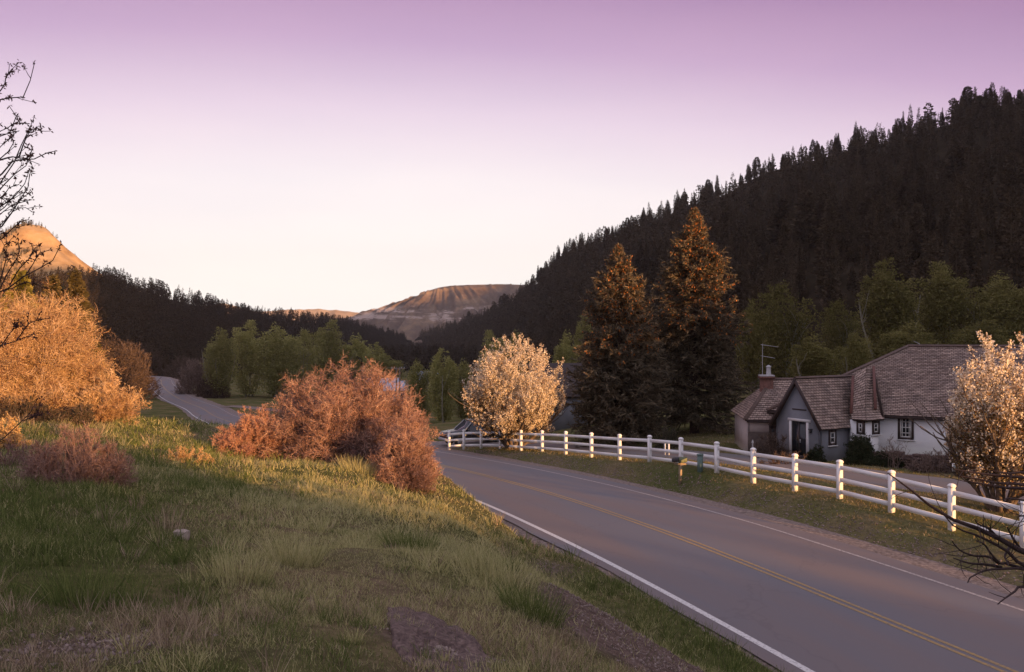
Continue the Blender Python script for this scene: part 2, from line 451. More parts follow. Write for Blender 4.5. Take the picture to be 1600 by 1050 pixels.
def ground_z(x, y):
    shp = np.shape(x); x = np.asarray(x, float).ravel(); y = np.asarray(y, float).ravel()
    r = np.hypot(x, y)
    z = zbase(x, y)
    far = sstep(230, 420, r)
    z = z * (1 - far) + (-22 - 8 * sstep(400, 1500, r)) * far
    z = z + fbm(x / 1.7, y / 1.7, 4, 3) * .16 * (1 - sstep(60, 120, r)) + fbm(x / 9, y / 9, 3, 5) * .3 * (1 - sstep(60, 200, r)) * sstep(3, 14, r)
    off, rz = line_info(ROAD, x, y)
    w = 1 - sstep(4.2, np.where(off < 0, 5.2, 6.4), np.abs(off))
    z = z * (1 - w) + (rz - .16) * w
    off, rz = line_info(DRIVE, x, y)
    w = 1 - sstep(2.1, 3.6, np.abs(off))
    z = z * (1 - w) + (rz - .05) * w
    return (z + CZ).reshape(shp)


rr = np.concatenate([[0.0], np.geomspace(.6, 6500, 430)])
an = np.concatenate([np.radians(np.linspace(-44, 44, 330)), np.radians(np.linspace(44, 316, 110)[1:-1])])
RR, AN = np.meshgrid(rr, an, indexing='ij')
gx = RR * np.sin(AN); gy = RR * np.cos(AN)
gz = ground_z(gx, gy)
nr, na = gx.shape
ii, jj = np.meshgrid(np.arange(nr - 1), np.arange(na), indexing='ij')
j2 = (jj + 1) % na
quads = np.stack([ii * na + jj, ii * na + j2, (ii + 1) * na + j2, (ii + 1) * na + jj], -1).reshape(-1, 4)[:, ::-1]
quads = quads[na:]
center_t = np.stack([np.zeros(na, int), na + (np.arange(na) + 1) % na, na + np.arange(na)], -1)


def ground_mat():
    m, nt, out = new_mat('ground')
    d = nt.nodes.new('ShaderNodeBsdfDiffuse')
    tc = nt.nodes.new('ShaderNodeTexCoord')
    a = nt.nodes.new('ShaderNodeTexNoise'); a.inputs['Scale'].default_value = .22; a.inputs['Detail'].default_value = 7; a.inputs['Roughness'].default_value = .65
    b = nt.nodes.new('ShaderNodeTexNoise'); b.inputs['Scale'].default_value = 6; b.inputs['Detail'].default_value = 8; b.inputs['Roughness'].default_value = .75
    nt.links.new(tc.outputs['Object'], a.inputs[0]); nt.links.new(tc.outputs['Object'], b.inputs[0])
    r1 = ramp(nt, [(.075, .088, .032), (.125, .12, .052), (.18, .14, .085)], [.35, .5, .65]); nt.links.new(a.outputs[0], r1.inputs[0])
    r2 = ramp(nt, [(.45, .45, .45), (1.35, 1.3, 1.25)], [.3, .7]); nt.links.new(b.outputs[0], r2.inputs[0])
    mx = nt.nodes.new('ShaderNodeMix'); mx.data_type = 'RGBA'; mx.blend_type = 'MULTIPLY'; mx.inputs[0].default_value = 1
    nt.links.new(r1.outputs[0], mx.inputs[6]); nt.links.new(r2.outputs[0], mx.inputs[7]); nt.links.new(mx.outputs[2], d.inputs[0])
    at = nt.nodes.new('ShaderNodeAttribute'); at.attribute_name = 'bare_soil'
    r3 = ramp(nt, [(.055, .040, .033), (.13, .092, .076), (.22, .165, .14)], [.3, .5, .7]); nt.links.new(b.outputs[0], r3.inputs[0])
    m2 = nt.nodes.new('ShaderNodeMix'); m2.data_type = 'RGBA'; nt.links.new(at.outputs['Fac'], m2.inputs[0])
    nt.links.new(mx.outputs[2], m2.inputs[6]); nt.links.new(r3.outputs[0], m2.inputs[7]); nt.links.new(m2.outputs[2], d.inputs[0])
    bp = nt.nodes.new('ShaderNodeBump'); bp.inputs['Strength'].default_value = .8; bp.inputs['Distance'].default_value = .05
    nt.links.new(b.outputs[0], bp.inputs['Height']); nt.links.new(bp.outputs[0], d.inputs['Normal'])
    nt.links.new(d.outputs[0], out.inputs[0]); return m


GROUND = tag(MB().add(np.stack([gx, gy, gz], -1), tris=center_t, quads=quads).build('ground', ground_mat(), smooth=True), kind='structure')

# lookup grid for planting
GX0, GY0, GS = -62.0, -6.0, .25
_gx, _gy = np.meshgrid(np.arange(GX0, 62, GS), np.arange(GY0, 92, GS), indexing='ij')
_gz = ground_z(_gx, _gy)


def gz_fast(x, y):
    fx = np.clip((np.asarray(x) - GX0) / GS, 0, _gz.shape[0] - 1.001); fy = np.clip((np.asarray(y) - GY0) / GS, 0, _gz.shape[1] - 1.001)
    ix = fx.astype(int); iy = fy.astype(int); fx = fx - ix; fy = fy - iy
    return (_gz[ix, iy] * (1 - fx) + _gz[ix + 1, iy] * fx) * (1 - fy) + (_gz[ix, iy + 1] * (1 - fx) + _gz[ix + 1, iy + 1] * fx) * fy


def gp(x, y):
    return float(ground_z(np.array([x]), np.array([y]))[0])


def hit(px, py, dmin=2.0, dmax=120):
    """where the sight line of a photo point meets the ground"""
    t = np.linspace(dmin, dmax, 3000)
    x = (px - CX) / F * t; z = CZ + (CY - py) / F * t
    g = ground_z(x, t)
    k = np.argmax(z < g)
    return np.array([x[k], t[k], g[k]])


def strip(line, o1, o2, dz1, dz2, n=1, fade=None):
    """a band along a line between two offsets; returns verts, quads, uv"""
    T = np.gradient(line[:, :2], axis=0); T = T / np.linalg.norm(T, axis=1, keepdims=True)
    R = np.stack([T[:, 1], -T[:, 0]], -1)
    s = np.concatenate([[0], np.cumsum(np.linalg.norm(np.diff(line[:, :2], axis=0), axis=1))])
    fr = np.linspace(0, 1, n + 1)
    V = []; U = []
    for f in fr:
        o = o1 + (o2 - o1) * f; dz = dz1 + (dz2 - dz1) * f
        o = np.broadcast_to(o, (len(line),))
        V.append(np.column_stack([line[:, 0] + R[:, 0] * o, line[:, 1] + R[:, 1] * o, line[:, 2] + CZ + dz]))
        U.append(np.column_stack([np.broadcast_to(o, (len(line),)), s]))
    V = np.stack(V, 1); U = np.stack(U, 1)
    m = n + 1; N = len(line)
    i, j = np.meshgrid(np.arange(N - 1), np.arange(n), indexing='ij')
    q = np.stack([i * m + j, i * m + j + 1, (i + 1) * m + j + 1, (i + 1) * m + j], -1).reshape(-1, 4)
    return V.reshape(-1, 3), q, U.reshape(-1, 2)[q.ravel()]


RL = spline(road_pts, .5)


def add_strip(mb, *a, **k):
    v, q, u = strip(*a, **k); return mb.add(v, quads=q, uv=u)


wob = (fbm(np.arange(len(RL)) * .21, np.zeros(len(RL)), 4, 11)) * .16
wob2 = (fbm(np.arange(len(RL)) * .17, np.zeros(len(RL)), 4, 12)) * .5
mb = MB(); add_strip(mb, RL, -3.78 + wob, 4.0 + wob * .6, 0.0, 0.0, n=8)
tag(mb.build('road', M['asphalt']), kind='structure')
mb = MB(); add_strip(mb, RL, 3.9, 5.7 + wob2, -.012, -.05, n=4)
tag(mb.build('gravel_shoulder', M['gravel']), kind='structure')
mb = MB(); add_strip(mb, RL, -4.5 + wob2 * .4, -3.6, -.10, -.02, n=2)
tag(mb.build('gravel_verge', M['gravel']), kind='structure')
mb = MB(); add_strip(mb, RL, -3.42, -3.26, .005, .005); tag(mb.build('road_edge_line', M['paint_white']), kind='structure')
mb = MB(); add_strip(mb, RL, 3.26, 3.36, .005, .005); tag(mb.build('road_edge_line', M['paint_white2']), kind='structure')
mb = MB(); add_strip(mb, RL, -.15, -.055, .005, .005); add_strip(mb, RL, .055, .15, .005, .005)
tag(mb.build('road_centre_line', M['paint_yellow']), kind='structure')
DL = spline(DRIVE, .6)
mb = MB(); add_strip(mb, DL, -1.7, 1.7, .0, .0, n=4); add_strip(mb, DL, -2.1, -1.7, -.16, .0); add_strip(mb, DL, 1.7, 2.1, .0, -.16)
tag(mb.build('driveway', M['drive']), kind='structure')
TRK = spline([P(318, 622, 176), P(345, 621, 174), P(385, 622, 172), P(430, 626, 166), P(500, 632, 160)], 1.5)
TRK[:, 2] = ground_z(TRK[:, 0], TRK[:, 1]) - CZ
mb = MB(); add_strip(mb, TRK, -1.8, 1.8, .12, .12, n=2)
tag(mb.build('gravel_track', M['gravel']), kind='structure')

HAZE = .00007
# ------------------------------------------------------------------ camera, sun, sky
cam = bpy.data.cameras.new('camera'); camo = bpy.data.objects.new('camera', cam); COL.objects.link(camo)
camo.location = (0, 0, CZ); camo.rotation_euler = (math.pi / 2, 0, 0)
cam.sensor_width = 36; cam.lens = 36 * F / 1600; cam.clip_start = .1; cam.clip_end = 20000
S.camera = camo
S.render.resolution_x, S.render.resolution_y = 1024, 672
S.view_settings.view_transform = 'Standard'; S.view_settings.look = 'None'
S.view_settings.exposure = .95; S.view_settings.gamma = 1

sl = bpy.data.lights.new('sun', 'SUN'); so = bpy.data.objects.new('sun', sl); COL.objects.link(so)
sl.energy = 5.0; sl.angle = math.radians(.5); sl.color = (1.0, .515, .20)
from mathutils import Vector
sdir = Vector((SX * math.cos(SUN_EL), SY * math.cos(SUN_EL), math.sin(SUN_EL)))
so.rotation_euler = sdir.to_track_quat('Z', 'Y').to_euler(); so.location = (20, -20, 30)

W = bpy.data.worlds.new('World'); S.world = W; W.use_nodes = True
nt = W.node_tree; nt.nodes.clear()
out = nt.nodes.new('ShaderNodeOutputWorld')
sky = nt.nodes.new('ShaderNodeTexSky'); sky.sky_type = 'NISHITA'; sky.sun_disc = False
sky.sun_elevation = SUN_EL; sky.sun_rotation = math.atan2(SX, SY)
bg1 = nt.nodes.new('ShaderNodeBackground'); bg1.inputs[1].default_value = .05
nt.links.new(sky.outputs[0], bg1.inputs[0])
tc = nt.nodes.new('ShaderNodeTexCoord')
sep = nt.nodes.new('ShaderNodeSeparateXYZ'); nt.links.new(tc.outputs['Generated'], sep.inputs[0])
dt = nt.nodes.new('ShaderNodeVectorMath'); dt.operation = 'DOT_PRODUCT'
dt.inputs[1].default_value = Vector((-.16, 1, 0)).normalized(); nt.links.new(tc.outputs['Generated'], dt.inputs[0])
m1 = nt.nodes.new('ShaderNodeMath'); m1.operation = 'MULTIPLY_ADD'      # value = z + .35 (1 - dot)
m1.inputs[1].default_value = -.42; m1.inputs[2].default_value = .42; nt.links.new(dt.outputs['Value'], m1.inputs[0])
m2 = nt.nodes.new('ShaderNodeMath'); m2.operation = 'ADD'; nt.links.new(m1.outputs[0], m2.inputs[0]); nt.links.new(sep.outputs[2], m2.inputs[1])
m3 = nt.nodes.new('ShaderNodeMath'); m3.operation = 'MULTIPLY'; m3.inputs[1].default_value = .5; nt.links.new(m2.outputs[0], m3.inputs[0])
rp = ramp(nt, [(1.24, 1.19, 1.12), (1.13, 1.08, 1.05), (1.02, .94, .975), (.84, .69, .835), (.60, .41, .625), (.42, .25, .455), (.33, .155, .27), (.64, .60, .75), (.75, .71, .86)],
          [.0, .05, .10, .143, .185, .225, .27, .42, .8])
nt.links.new(m3.outputs[0], rp.inputs[0])
cn = nt.nodes.new('ShaderNodeTexNoise'); cn.inputs['Scale'].default_value = 2.2; cn.inputs['Detail'].default_value = 6      # thin uneven high cloud
cm = nt.nodes.new('ShaderNodeMapping'); cm.inputs['Scale'].default_value = (1, 1, 5); nt.links.new(tc.outputs['Generated'], cm.inputs[0]); nt.links.new(cm.outputs[0], cn.inputs[0])
cr_ = ramp(nt, [(.965, .97, .985), (1.035, 1.025, 1.01)], [.35, .68]); nt.links.new(cn.outputs[0], cr_.inputs[0])
cx_ = nt.nodes.new('ShaderNodeMix'); cx_.data_type = 'RGBA'; cx_.blend_type = 'MULTIPLY'; cx_.inputs[0].default_value = 1
nt.links.new(rp.outputs[0], cx_.inputs[6]); nt.links.new(cr_.outputs[0], cx_.inputs[7])
bg2 = nt.nodes.new('ShaderNodeBackground'); bg2.inputs[1].default_value = .575; nt.links.new(cx_.outputs[2], bg2.inputs[0])
ms = nt.nodes.new('ShaderNodeMixShader'); ms.inputs[0].default_value = .9
nt.links.new(bg1.outputs[0], ms.inputs[1]); nt.links.new(bg2.outputs[0], ms.inputs[2]); nt.links.new(ms.outputs[0], out.inputs[0])


# ------------------------------------------------------------------ hills
def hill_surface(crest, foot, nu, nv, amp, seed, back=.35, prof=1.0, gully=0.0, gfreq=.012, cfac=None):
    """loft from a foot line to a crest line and on over the back; world coordinates; returns grid + function"""
    crest = np.asarray(crest, float); foot = np.asarray(foot, float)
    t = np.linspace(0, 1, len(crest)); u = np.linspace(0, 1, nu)
    def sm(a):
        b = np.column_stack([np.interp(u, t, a[:, k]) for k in range(3)])
        k = max(1, nu // (len(a) * 2)); ker = np.ones(2 * k + 1) / (2 * k + 1)
        bp = np.vstack([np.repeat(b[:1], k, 0), b, np.repeat(b[-1:], k, 0)])
        return np.column_stack([np.convolve(bp[:, i], ker, 'valid') for i in range(3)])
    C = sm(crest); Fo = sm(foot)
    v = np.concatenate([np.linspace(0, 1, nv), 1 + np.linspace(0, 1, nv // 3 + 2)[1:]])
    X = np.empty((nu, len(v), 3))
    for k, vv in enumerate(v):
        if vv <= 1:
            X[:, k, :2] = Fo[:, :2] + (C[:, :2] - Fo[:, :2]) * vv
            X[:, k, 2] = Fo[:, 2] + (C[:, 2] - Fo[:, 2]) * vv ** prof
        else:
            w = vv - 1
            X[:, k, :2] = C[:, :2] + (C[:, :2] - Fo[:, :2]) * w * .8
            X[:, k, 2] = C[:, 2] - (C[:, 2] - Fo[:, 2]) * back * w ** 1.5
    env = np.sin(np.clip(v, 0, 1) * math.pi * .5)[None, :] * (np.where(v <= 1, 1 - .85 * v ** 4, .15 + .4 * (v - 1)))[None, :]
    X[:, :, 2] += fbm(X[:, :, 0] * gfreq, X[:, :, 1] * gfreq, 5, seed) * amp * env
    if gully:
        s = np.concatenate([[0], np.cumsum(np.linalg.norm(np.diff(C[:, :2], axis=0), axis=1))])[:, None]
        g = np.abs(fbm(s * gfreq * 1.7 + 0 * X[:, :, 0], X[:, :, 1] * gfreq * .25, 3, seed + 40)) * 2
        X[:, :, 2] -= g * gully * (np.clip(v, 0, 1) * (1.15 - np.clip(v, 0, 1)))[None, :] * 3
    return X, v


def grid_mesh(X):
    a, b = X.shape[:2]
    i, j = np.meshgrid(np.arange(a - 1), np.arange(b - 1), indexing='ij')
    q = np.stack([i * b + j, i * b + j + 1, (i + 1) * b + j + 1, (i + 1) * b + j], -1).reshape(-1, 4)
    return MB().add(X.reshape(-1, 3), quads=q)


def hill_mat(name, cols, rock=None, scale=.02, rz=None):
    m, nt, out = new_mat(name)
    d = nt.nodes.new('ShaderNodeBsdfDiffuse')
    tc = nt.nodes.new('ShaderNodeTexCoord')
    n = nt.nodes.new('ShaderNodeTexNoise'); n.inputs['Scale'].default_value = scale; n.inputs['Detail'].default_value = 10; n.inputs['Roughness'].default_value = .7
    nt.links.new(tc.outputs['Object'], n.inputs[0])
    r = ramp(nt, cols, [.32 + .36 * i / (len(cols) - 1) for i in range(len(cols))]); nt.links.new(n.outputs[0], r.inputs[0])
    col = r.outputs[0]
    if rock:
        mp = nt.nodes.new('ShaderNodeMapping'); mp.inputs['Scale'].default_value = (.35, .35, 2.4); nt.links.new(tc.outputs['Object'], mp.inputs[0])
        n2 = nt.nodes.new('ShaderNodeTexNoise'); n2.inputs['Scale'].default_value = scale * 1.6; n2.inputs['Detail'].default_value = 9; n2.inputs['Roughness'].default_value = .75
        nt.links.new(mp.outputs[0], n2.inputs[0])
        r2 = ramp(nt, [(0, 0, 0), (1, 1, 1)], [rock[1], rock[1] + .05]); nt.links.new(n2.outputs[0], r2.inputs[0])
        mask = r2.outputs[0]
        if rz:
            sp = nt.nodes.new('ShaderNodeSeparateXYZ'); nt.links.new(tc.outputs['Object'], sp.inputs[0])
            wob = nt.nodes.new('ShaderNodeMath'); wob.operation = 'MULTIPLY_ADD'; wob.inputs[1].default_value = (rz[1] - rz[0]) * .9
            nt.links.new(n.outputs[0], wob.inputs[0]); nt.links.new(sp.outputs[2], wob.inputs[2])
            mr = nt.nodes.new('ShaderNodeMapRange'); mr.interpolation_type = 'SMOOTHSTEP'
            c = (rz[0] + rz[1]) / 2 + (rz[1] - rz[0]) * .45; h = (rz[1] - rz[0]) / 2
            ab = nt.nodes.new('ShaderNodeMath'); ab.operation = 'SUBTRACT'; ab.inputs[1].default_value = c; nt.links.new(wob.outputs[0], ab.inputs[0])
            a2 = nt.nodes.new('ShaderNodeMath'); a2.operation = 'ABSOLUTE'; nt.links.new(ab.outputs[0], a2.inputs[0])
            mr.inputs['From Min'].default_value = h * 1.3; mr.inputs['From Max'].default_value = h * .6
            nt.links.new(a2.outputs[0], mr.inputs[0])
            mu = nt.nodes.new('ShaderNodeMath'); mu.operation = 'MULTIPLY'; nt.links.new(mask, mu.inputs[0]); nt.links.new(mr.outputs[0], mu.inputs[1])
            mask = mu.outputs[0]
        mx = nt.nodes.new('ShaderNodeMix'); mx.data_type = 'RGBA'; nt.links.new(mask, mx.inputs[0])
        nt.links.new(col, mx.inputs[6]); mx.inputs[7].default_value = (*rock[0], 1); col = mx.outputs[2]
    nt.links.new(col, d.inputs[0])
    bp = nt.nodes.new('ShaderNodeBump'); bp.inputs['Strength'].default_value = .7; bp.inputs['Distance'].default_value = .12 / scale * .5
    nt.links.new(n.outputs[0], bp.inputs['Height']); nt.links.new(bp.outputs[0], d.inputs['Normal'])
    nt.links.new(d.outputs[0], out.inputs[0]); return m


def W3(x, y, z): return np.array([x, y, z + CZ])


# right hill: near and high on the right, running away to the left
RH_C = [W3(560, 60, 175), W3(500, 190, 172), P(2300, 55, 350), P(1900, 95, 390), P(1600, 163, 430), P(1450, 203, 470), P(1330, 232, 505), P(1215, 262, 545), P(1120, 308, 590), P(1050, 335, 635), P(1000, 356, 670),
        P(940, 375, 715), P(893, 386, 755), P(880, 392, 770), P(862, 415, 790), P(840, 440, 830), P(800, 474, 930), P(760, 497, 1050), P(715, 514, 1200), P(650, 527, 1400)]
RH_F = [W3(150, -60, 2), W3(150, 10, 1), W3(110, 60, -2), W3(92, 92, -4), W3(78, 104, -5), W3(66, 112, -6), W3(58, 120, -6.5), W3(52, 130, -7), W3(46, 142, -9), W3(42, 156, -11), W3(40, 172, -12),
        W3(38, 190, -14), W3(36, 215, -16), W3(34, 230, -17), W3(32, 250, -18), W3(28, 280, -19), W3(20, 350, -20), W3(5, 450, -22), W3(-20, 600, -24), W3(-80, 800, -26)]
RH, RHv = hill_surface(RH_C, RH_F, 150, 60, 14, 21, prof=1.08, gully=5)
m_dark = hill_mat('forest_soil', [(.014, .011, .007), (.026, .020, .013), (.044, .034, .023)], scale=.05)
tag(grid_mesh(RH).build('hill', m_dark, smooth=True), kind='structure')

# left hill, shaded forest slope
LH_C = [P(-420, 480, 330), P(-150, 470, 400), P(60, 452, 470), P(140, 436, 520), P(200, 446, 570), P(300, 477, 650), P(350, 486, 700), P(400, 495, 770), P(470, 501, 880), P(540, 508, 1000), P(600, 523, 1150), P(640, 532, 1300)]
LH_F = [W3(-160, 60, -8), W3(-150, 130, -10), W3(-150, 190, -13), W3(-150, 220, -15), W3(-150, 270, -17), W3(-150, 330, -18), W3(-150, 380, -19), W3(-150, 430, -20), W3(-150, 520, -21), W3(-150, 640, -22), W3(-140, 780, -24), W3(-130, 900, -26)]
LH, LHv = hill_surface(LH_C, LH_F, 110, 50, 12, 31, prof=1.05, gully=4)
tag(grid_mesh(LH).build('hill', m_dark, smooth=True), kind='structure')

# sunlit mesa above the left hill
LM_C = [P(-500, 340, 900), P(-200, 366, 980), P(-60, 375, 1000), P(-8, 372, 1010), P(12, 358, 1020), P(28, 350, 1030), P(45, 347, 1040), P(68, 352, 1040), P(82, 366, 1040), P(98, 382, 1050), P(120, 402, 1060), P(145, 421, 1070), P(190, 443, 1100), P(240, 462, 1150)]
LM_F = [p + np.array([130 + 14 * k, -330 + 8 * k, 0]) * 1.0 for k, p in enumerate(LM_C)]
for p in LM_F: p[2] = -10
LM, LMv = hill_surface(LM_C, LM_F, 200, 90, 9, 51, prof=1.25, gully=5, gfreq=.014)
LM[:, :, 2] += fbm(LM[:, :, 0] * .05, LM[:, :, 1] * .05, 4, 19) * 4 * np.sin(np.clip(LMv, 0, 1) * math.pi)[None]
_wl = np.clip(LMv, 0, 1); _kz = np.interp(_wl, [0, .80, .875, .925, 1], [0, .80, .85, .955, 1.0]) - _wl
LM[:, :, 2] += _kz[None] * (LM[:, np.argmax(LMv >= 1), 2] - (CZ - 10))[:, None]
m_tan = hill_mat('dry_hillside', [(.24, .145, .065), (.42, .27, .125), (.52, .36, .19)], rock=((.66, .50, .32), .60), scale=.03)
tag(grid_mesh(LM).build('mesa', m_tan, smooth=True), kind='structure')

# far mesa at the head of the valley
FM_C = [P(530, 520, 2300), P(572, 506, 2350), P(582, 500, 2370), P(597, 490, 2400), P(614, 480, 2430), P(634, 470, 2450), P(652, 462, 2470), P(670, 454, 2480), P(690, 448, 2480), P(715, 446, 2490), P(740, 445, 2500), P(790, 444, 2500), P(840, 446, 2480), P(950, 450, 2450)]
_ox = np.interp(np.linspace(0, 1, len(FM_C)), [0, .35, .55, .7, 1], [-330, -330, -60, 170, 220]); _oy = np.interp(np.linspace(0, 1, len(FM_C)), [0, .35, .55, 1], [-330, -360, -480, -430])
FM_F = [np.array([p[0] + a, p[1] + b, -26]) for p, a, b in zip(FM_C, _ox, _oy)]
FM, FMv = hill_surface(FM_C, FM_F, 260, 110, 10, 61, prof=1.0, gfreq=.006)
_v = np.clip(FMv, 0, 1)
_pz = np.interp(_v, [0, .30, .50, .53, .62, .64, .80, .90, .93, 1], [0, .22, .42, .52, .58, .64, .80, .91, .97, 1.0]) - _v
_u = np.linspace(0, 1, FM.shape[0])[:, None]
_h = (FM[:, np.argmax(FMv >= 1), 2] - (CZ - 32))[:, None]
_rg = 1 - np.abs(fbm(_u * 34 + .5 * fbm(FM[:, :, 0] * .004, FM[:, :, 1] * .004, 3, 2), _v[None] * 1.2 + 0 * _u, 3, 66)) * 2.6
FM[:, :, 2] += _pz[None] * _h + (_rg - .45) * 26 * (np.sin(_v * math.pi) ** .7)[None] + fbm(FM[:, :, 0] * .03, FM[:, :, 1] * .03, 4, 9) * 5 * (1 - _v ** 8)[None]
m_far = hill_mat('far_slope', [(.075, .053, .042), (.15, .105, .075), (.30, .205, .125)], rock=((.44, .35, .30), .50), scale=.012, rz=(48, 92))
tag(grid_mesh(FM).build('mesa', m_far, smooth=True), kind='structure')

# the low ridge behind everything
FR_C = [P(200, 470, 3600), P(330, 478, 3700), P(345, 471, 3700), P(360, 474, 3700), P(385, 482, 3750), P(410, 487, 3800), P(440, 484, 3800), P(470, 483, 3850), P(500, 482, 3900), P(530, 484, 3900), P(560, 487, 3900), P(578, 492, 3900), P(620, 505, 3900), P(700, 515, 3900)]
FR_F = [p * 1 for p in FR_C]
for k, p in enumerate(FR_F): p[:] = [p[0] * .90, 3250, -20]
FR, FRv = hill_surface(FR_C, FR_F, 160, 60, 22, 71, prof=1.1, gully=16, gfreq=.006)
m_rid = hill_mat('far_ridge', [(.28, .18, .10), (.46, .31, .17), (.56, .40, .23)], scale=.01)
tag(grid_mesh(FR).build('mountain', m_rid, smooth=True), kind='structure')


# unseen ridges added on the sun's side, crests shaped to shade the valley
def shade_ridge(name, t0, prof_u, prof_h, width, mat, seed, amp):
    u = np.linspace(prof_u[0], prof_u[-1], 420)
    h = np.interp(u, prof_u, prof_h)
    k = np.linspace(-1, 1, 15)
    X = np.empty((len(u), len(k), 3))
    for j, kk in enumerate(k):
        t = t0 + kk * width
        X[:, j, 0] = u * UX + t * SX; X[:, j, 1] = u * UY + t * SY
        top = h + fbm(u / (width * .25), np.zeros(len(u)) + j * 0, 4, seed) * amp
        base = -12.0
        X[:, j, 2] = CZ + base + (top - base) * (1 - abs(kk) ** 1.6)
    tag(grid_mesh(X).build(name, mat, smooth=True), kind='structure')


shade_ridge('hill', 85.0, [-60, -30, -8, -1, 2, 3, 4.6, 5.2, 6.4, 8, 11, 13, 16, 18, 20, 25, 27, 30, 36.0, 37.0, 38.5, 45, 60, 75, 95, 130],
          [15, 14, 13.4, 12.9, 12.5, 7.8, 7.85, 8.2, 8.2, 6.9, 6.3, 5.3, 4.7, 4.0, 3.0, 3.0, 3.6, 3.2, 3.2, 9, 11.6, 12.0, 14.6, 14, 12, 0], 16, m_dark, 5, .5)  # unseen: crest dips where sunlight is let through to shrubs, pears and fence
shade_ridge('mountain', 640.0, [-300, -60, 0, 36, 52, 64, 80, 105, 140, 200, 400, 700, 1000, 1500, 1750, 2100],
          [60, 40, 38, 44, 66, 80, 95, 120, 180, 262, 268, 300, 325, 380, 470, 480], 160, m_dark, 8, 5)  # unseen: heights set for the shade line on the far hills

# evening haze in the valley air
hm, hnt, hout = new_mat('haze')
hv = hnt.nodes.new('ShaderNodeVolumePrincipled'); hv.inputs['Color'].default_value = (.97, .92, .92, 1); hv.inputs['Density'].default_value = HAZE
hv.inputs['Anisotropy'].default_value = .2
hnt.links.new(hv.outputs[0], hout.inputs['Volume'])
mb = MB(); mb.box((0, 2100, 215), (3200, 0, 0), (0, 2500, 0), (0, 0, 260))
if HAZE > 0: tag(mb.build('haze', hm), kind='stuff')
# ------------------------------------------------------------------ plant toolkit
def rdir(n, rng):
    return nrm(rng.normal(size=(n, 3)))


def grow(o, d, L, K, wob, trop, rng, bend=None):
    """many polylines at once: origins (N,3), directions (N,3), lengths (N) -> (N,K,3)"""
    o = np.asarray(o, float); d = nrm(np.asarray(d, float)); N = len(o)
    L = np.broadcast_to(np.asarray(L, float), (N,))
    pts = [o]
    for k in range(K - 1):
        d = d + wob * rng.normal(size=(N, 3)); d[:, 2] += trop
        if bend is not None: d = d + bend
        d = nrm(d); pts.append(pts[-1] + d * (L / (K - 1))[:, None])
    return np.stack(pts, 1)


def kids(pts, n, f0, f1, a0, a1, rng, up=0.0, fpow=1.0):
    """n side shoots on each polyline: origins, directions, parent index, position along it"""
    N, K, _ = pts.shape
    par = np.repeat(np.arange(N), n)
    f = f0 + (f1 - f0) * rng.random(N * n) ** fpow
    x = f * (K - 1); i = np.minimum(x.astype(int), K - 2); w = (x - i)[:, None]
    o = pts[par, i] * (1 - w) + pts[par, i + 1] * w
    pd = nrm(pts[par, i + 1] - pts[par, i])
    r = rdir(len(par), rng); perp = nrm(np.cross(pd, r))
    a = (a0 + (a1 - a0) * rng.random(len(par)))[:, None]
    d = pd * np.cos(a) + perp * np.sin(a); d[:, 2] += up
    return o, nrm(d), par, f


def tubes(mb, pts, r0, r1, sides=5):
    """tapered tubes along polylines (N,K,3)"""
    N, K, _ = pts.shape
    r0 = np.broadcast_to(np.asarray(r0, float), (N,)); r1 = np.broadcast_to(np.asarray(r1, float), (N,))
    T = nrm(np.gradient(pts, axis=1))
    ref = np.where(np.abs(T[:, :1, 2:3]) > .9, np.array([1.0, 0, 0]), np.array([0, 0, 1.0]))
    A = nrm(np.cross(T, np.broadcast_to(ref, T.shape))); B = np.cross(T, A)
    rad = r0[:, None] + (r1 - r0)[:, None] * np.linspace(0, 1, K)[None]
    th = np.arange(sides) * 2 * math.pi / sides
    V = pts[:, :, None] + rad[:, :, None, None] * (np.cos(th)[None, None, :, None] * A[:, :, None] + np.sin(th)[None, None, :, None] * B[:, :, None])
    n, k, s = np.meshgrid(np.arange(N), np.arange(K - 1), np.arange(sides), indexing='ij')
    b = n * K * sides + k * sides; s2 = (s + 1) % sides
    q = np.stack([b + s, b + s2, b + sides + s2, b + sides + s], -1).reshape(-1, 4)
    return mb.add(V.reshape(-1, 3), quads=q)


def ribbons(mb, pts, w0, w1, rng):
    """flat tapering strips along polylines, each turned its own way"""
    N, K, _ = pts.shape
    w0 = np.broadcast_to(np.asarray(w0, float), (N,)); w1 = np.broadcast_to(np.asarray(w1, float), (N,))
    T = nrm(np.gradient(pts, axis=1))
    A = nrm(np.cross(T, rdir(N, rng)[:, None, :]))
    w = (w0[:, None] + (w1 - w0)[:, None] * np.linspace(0, 1, K)[None])[:, :, None] * .5
    V = np.stack([pts - A * w, pts + A * w], 2)
    n, k = np.meshgrid(np.arange(N), np.arange(K - 1), indexing='ij')
    b = n * K * 2 + k * 2
    q = np.stack([b, b + 1, b + 3, b + 2], -1).reshape(-1, 4)
    return mb.add(V.reshape(-1, 3), quads=q)


def leaves(mb, c, L, Wd, rng, d=None, n=None):
    """diamond leaves at points c"""
    N = len(c)
    d = rdir(N, rng) if d is None else nrm(d)
    s = nrm(np.cross(d, rdir(N, rng) if n is None else n))
    L = np.broadcast_to(np.asarray(L, float), (N,))[:, None]; Wd = np.broadcast_to(np.asarray(Wd, float), (N,))[:, None]
    V = np.stack([c, c + d * L * .45 + s * Wd * .5, c + d * L, c + d * L * .45 - s * Wd * .5], 1)
    return mb.add(V.reshape(-1, 3), quads=np.arange(N * 4).reshape(N, 4))


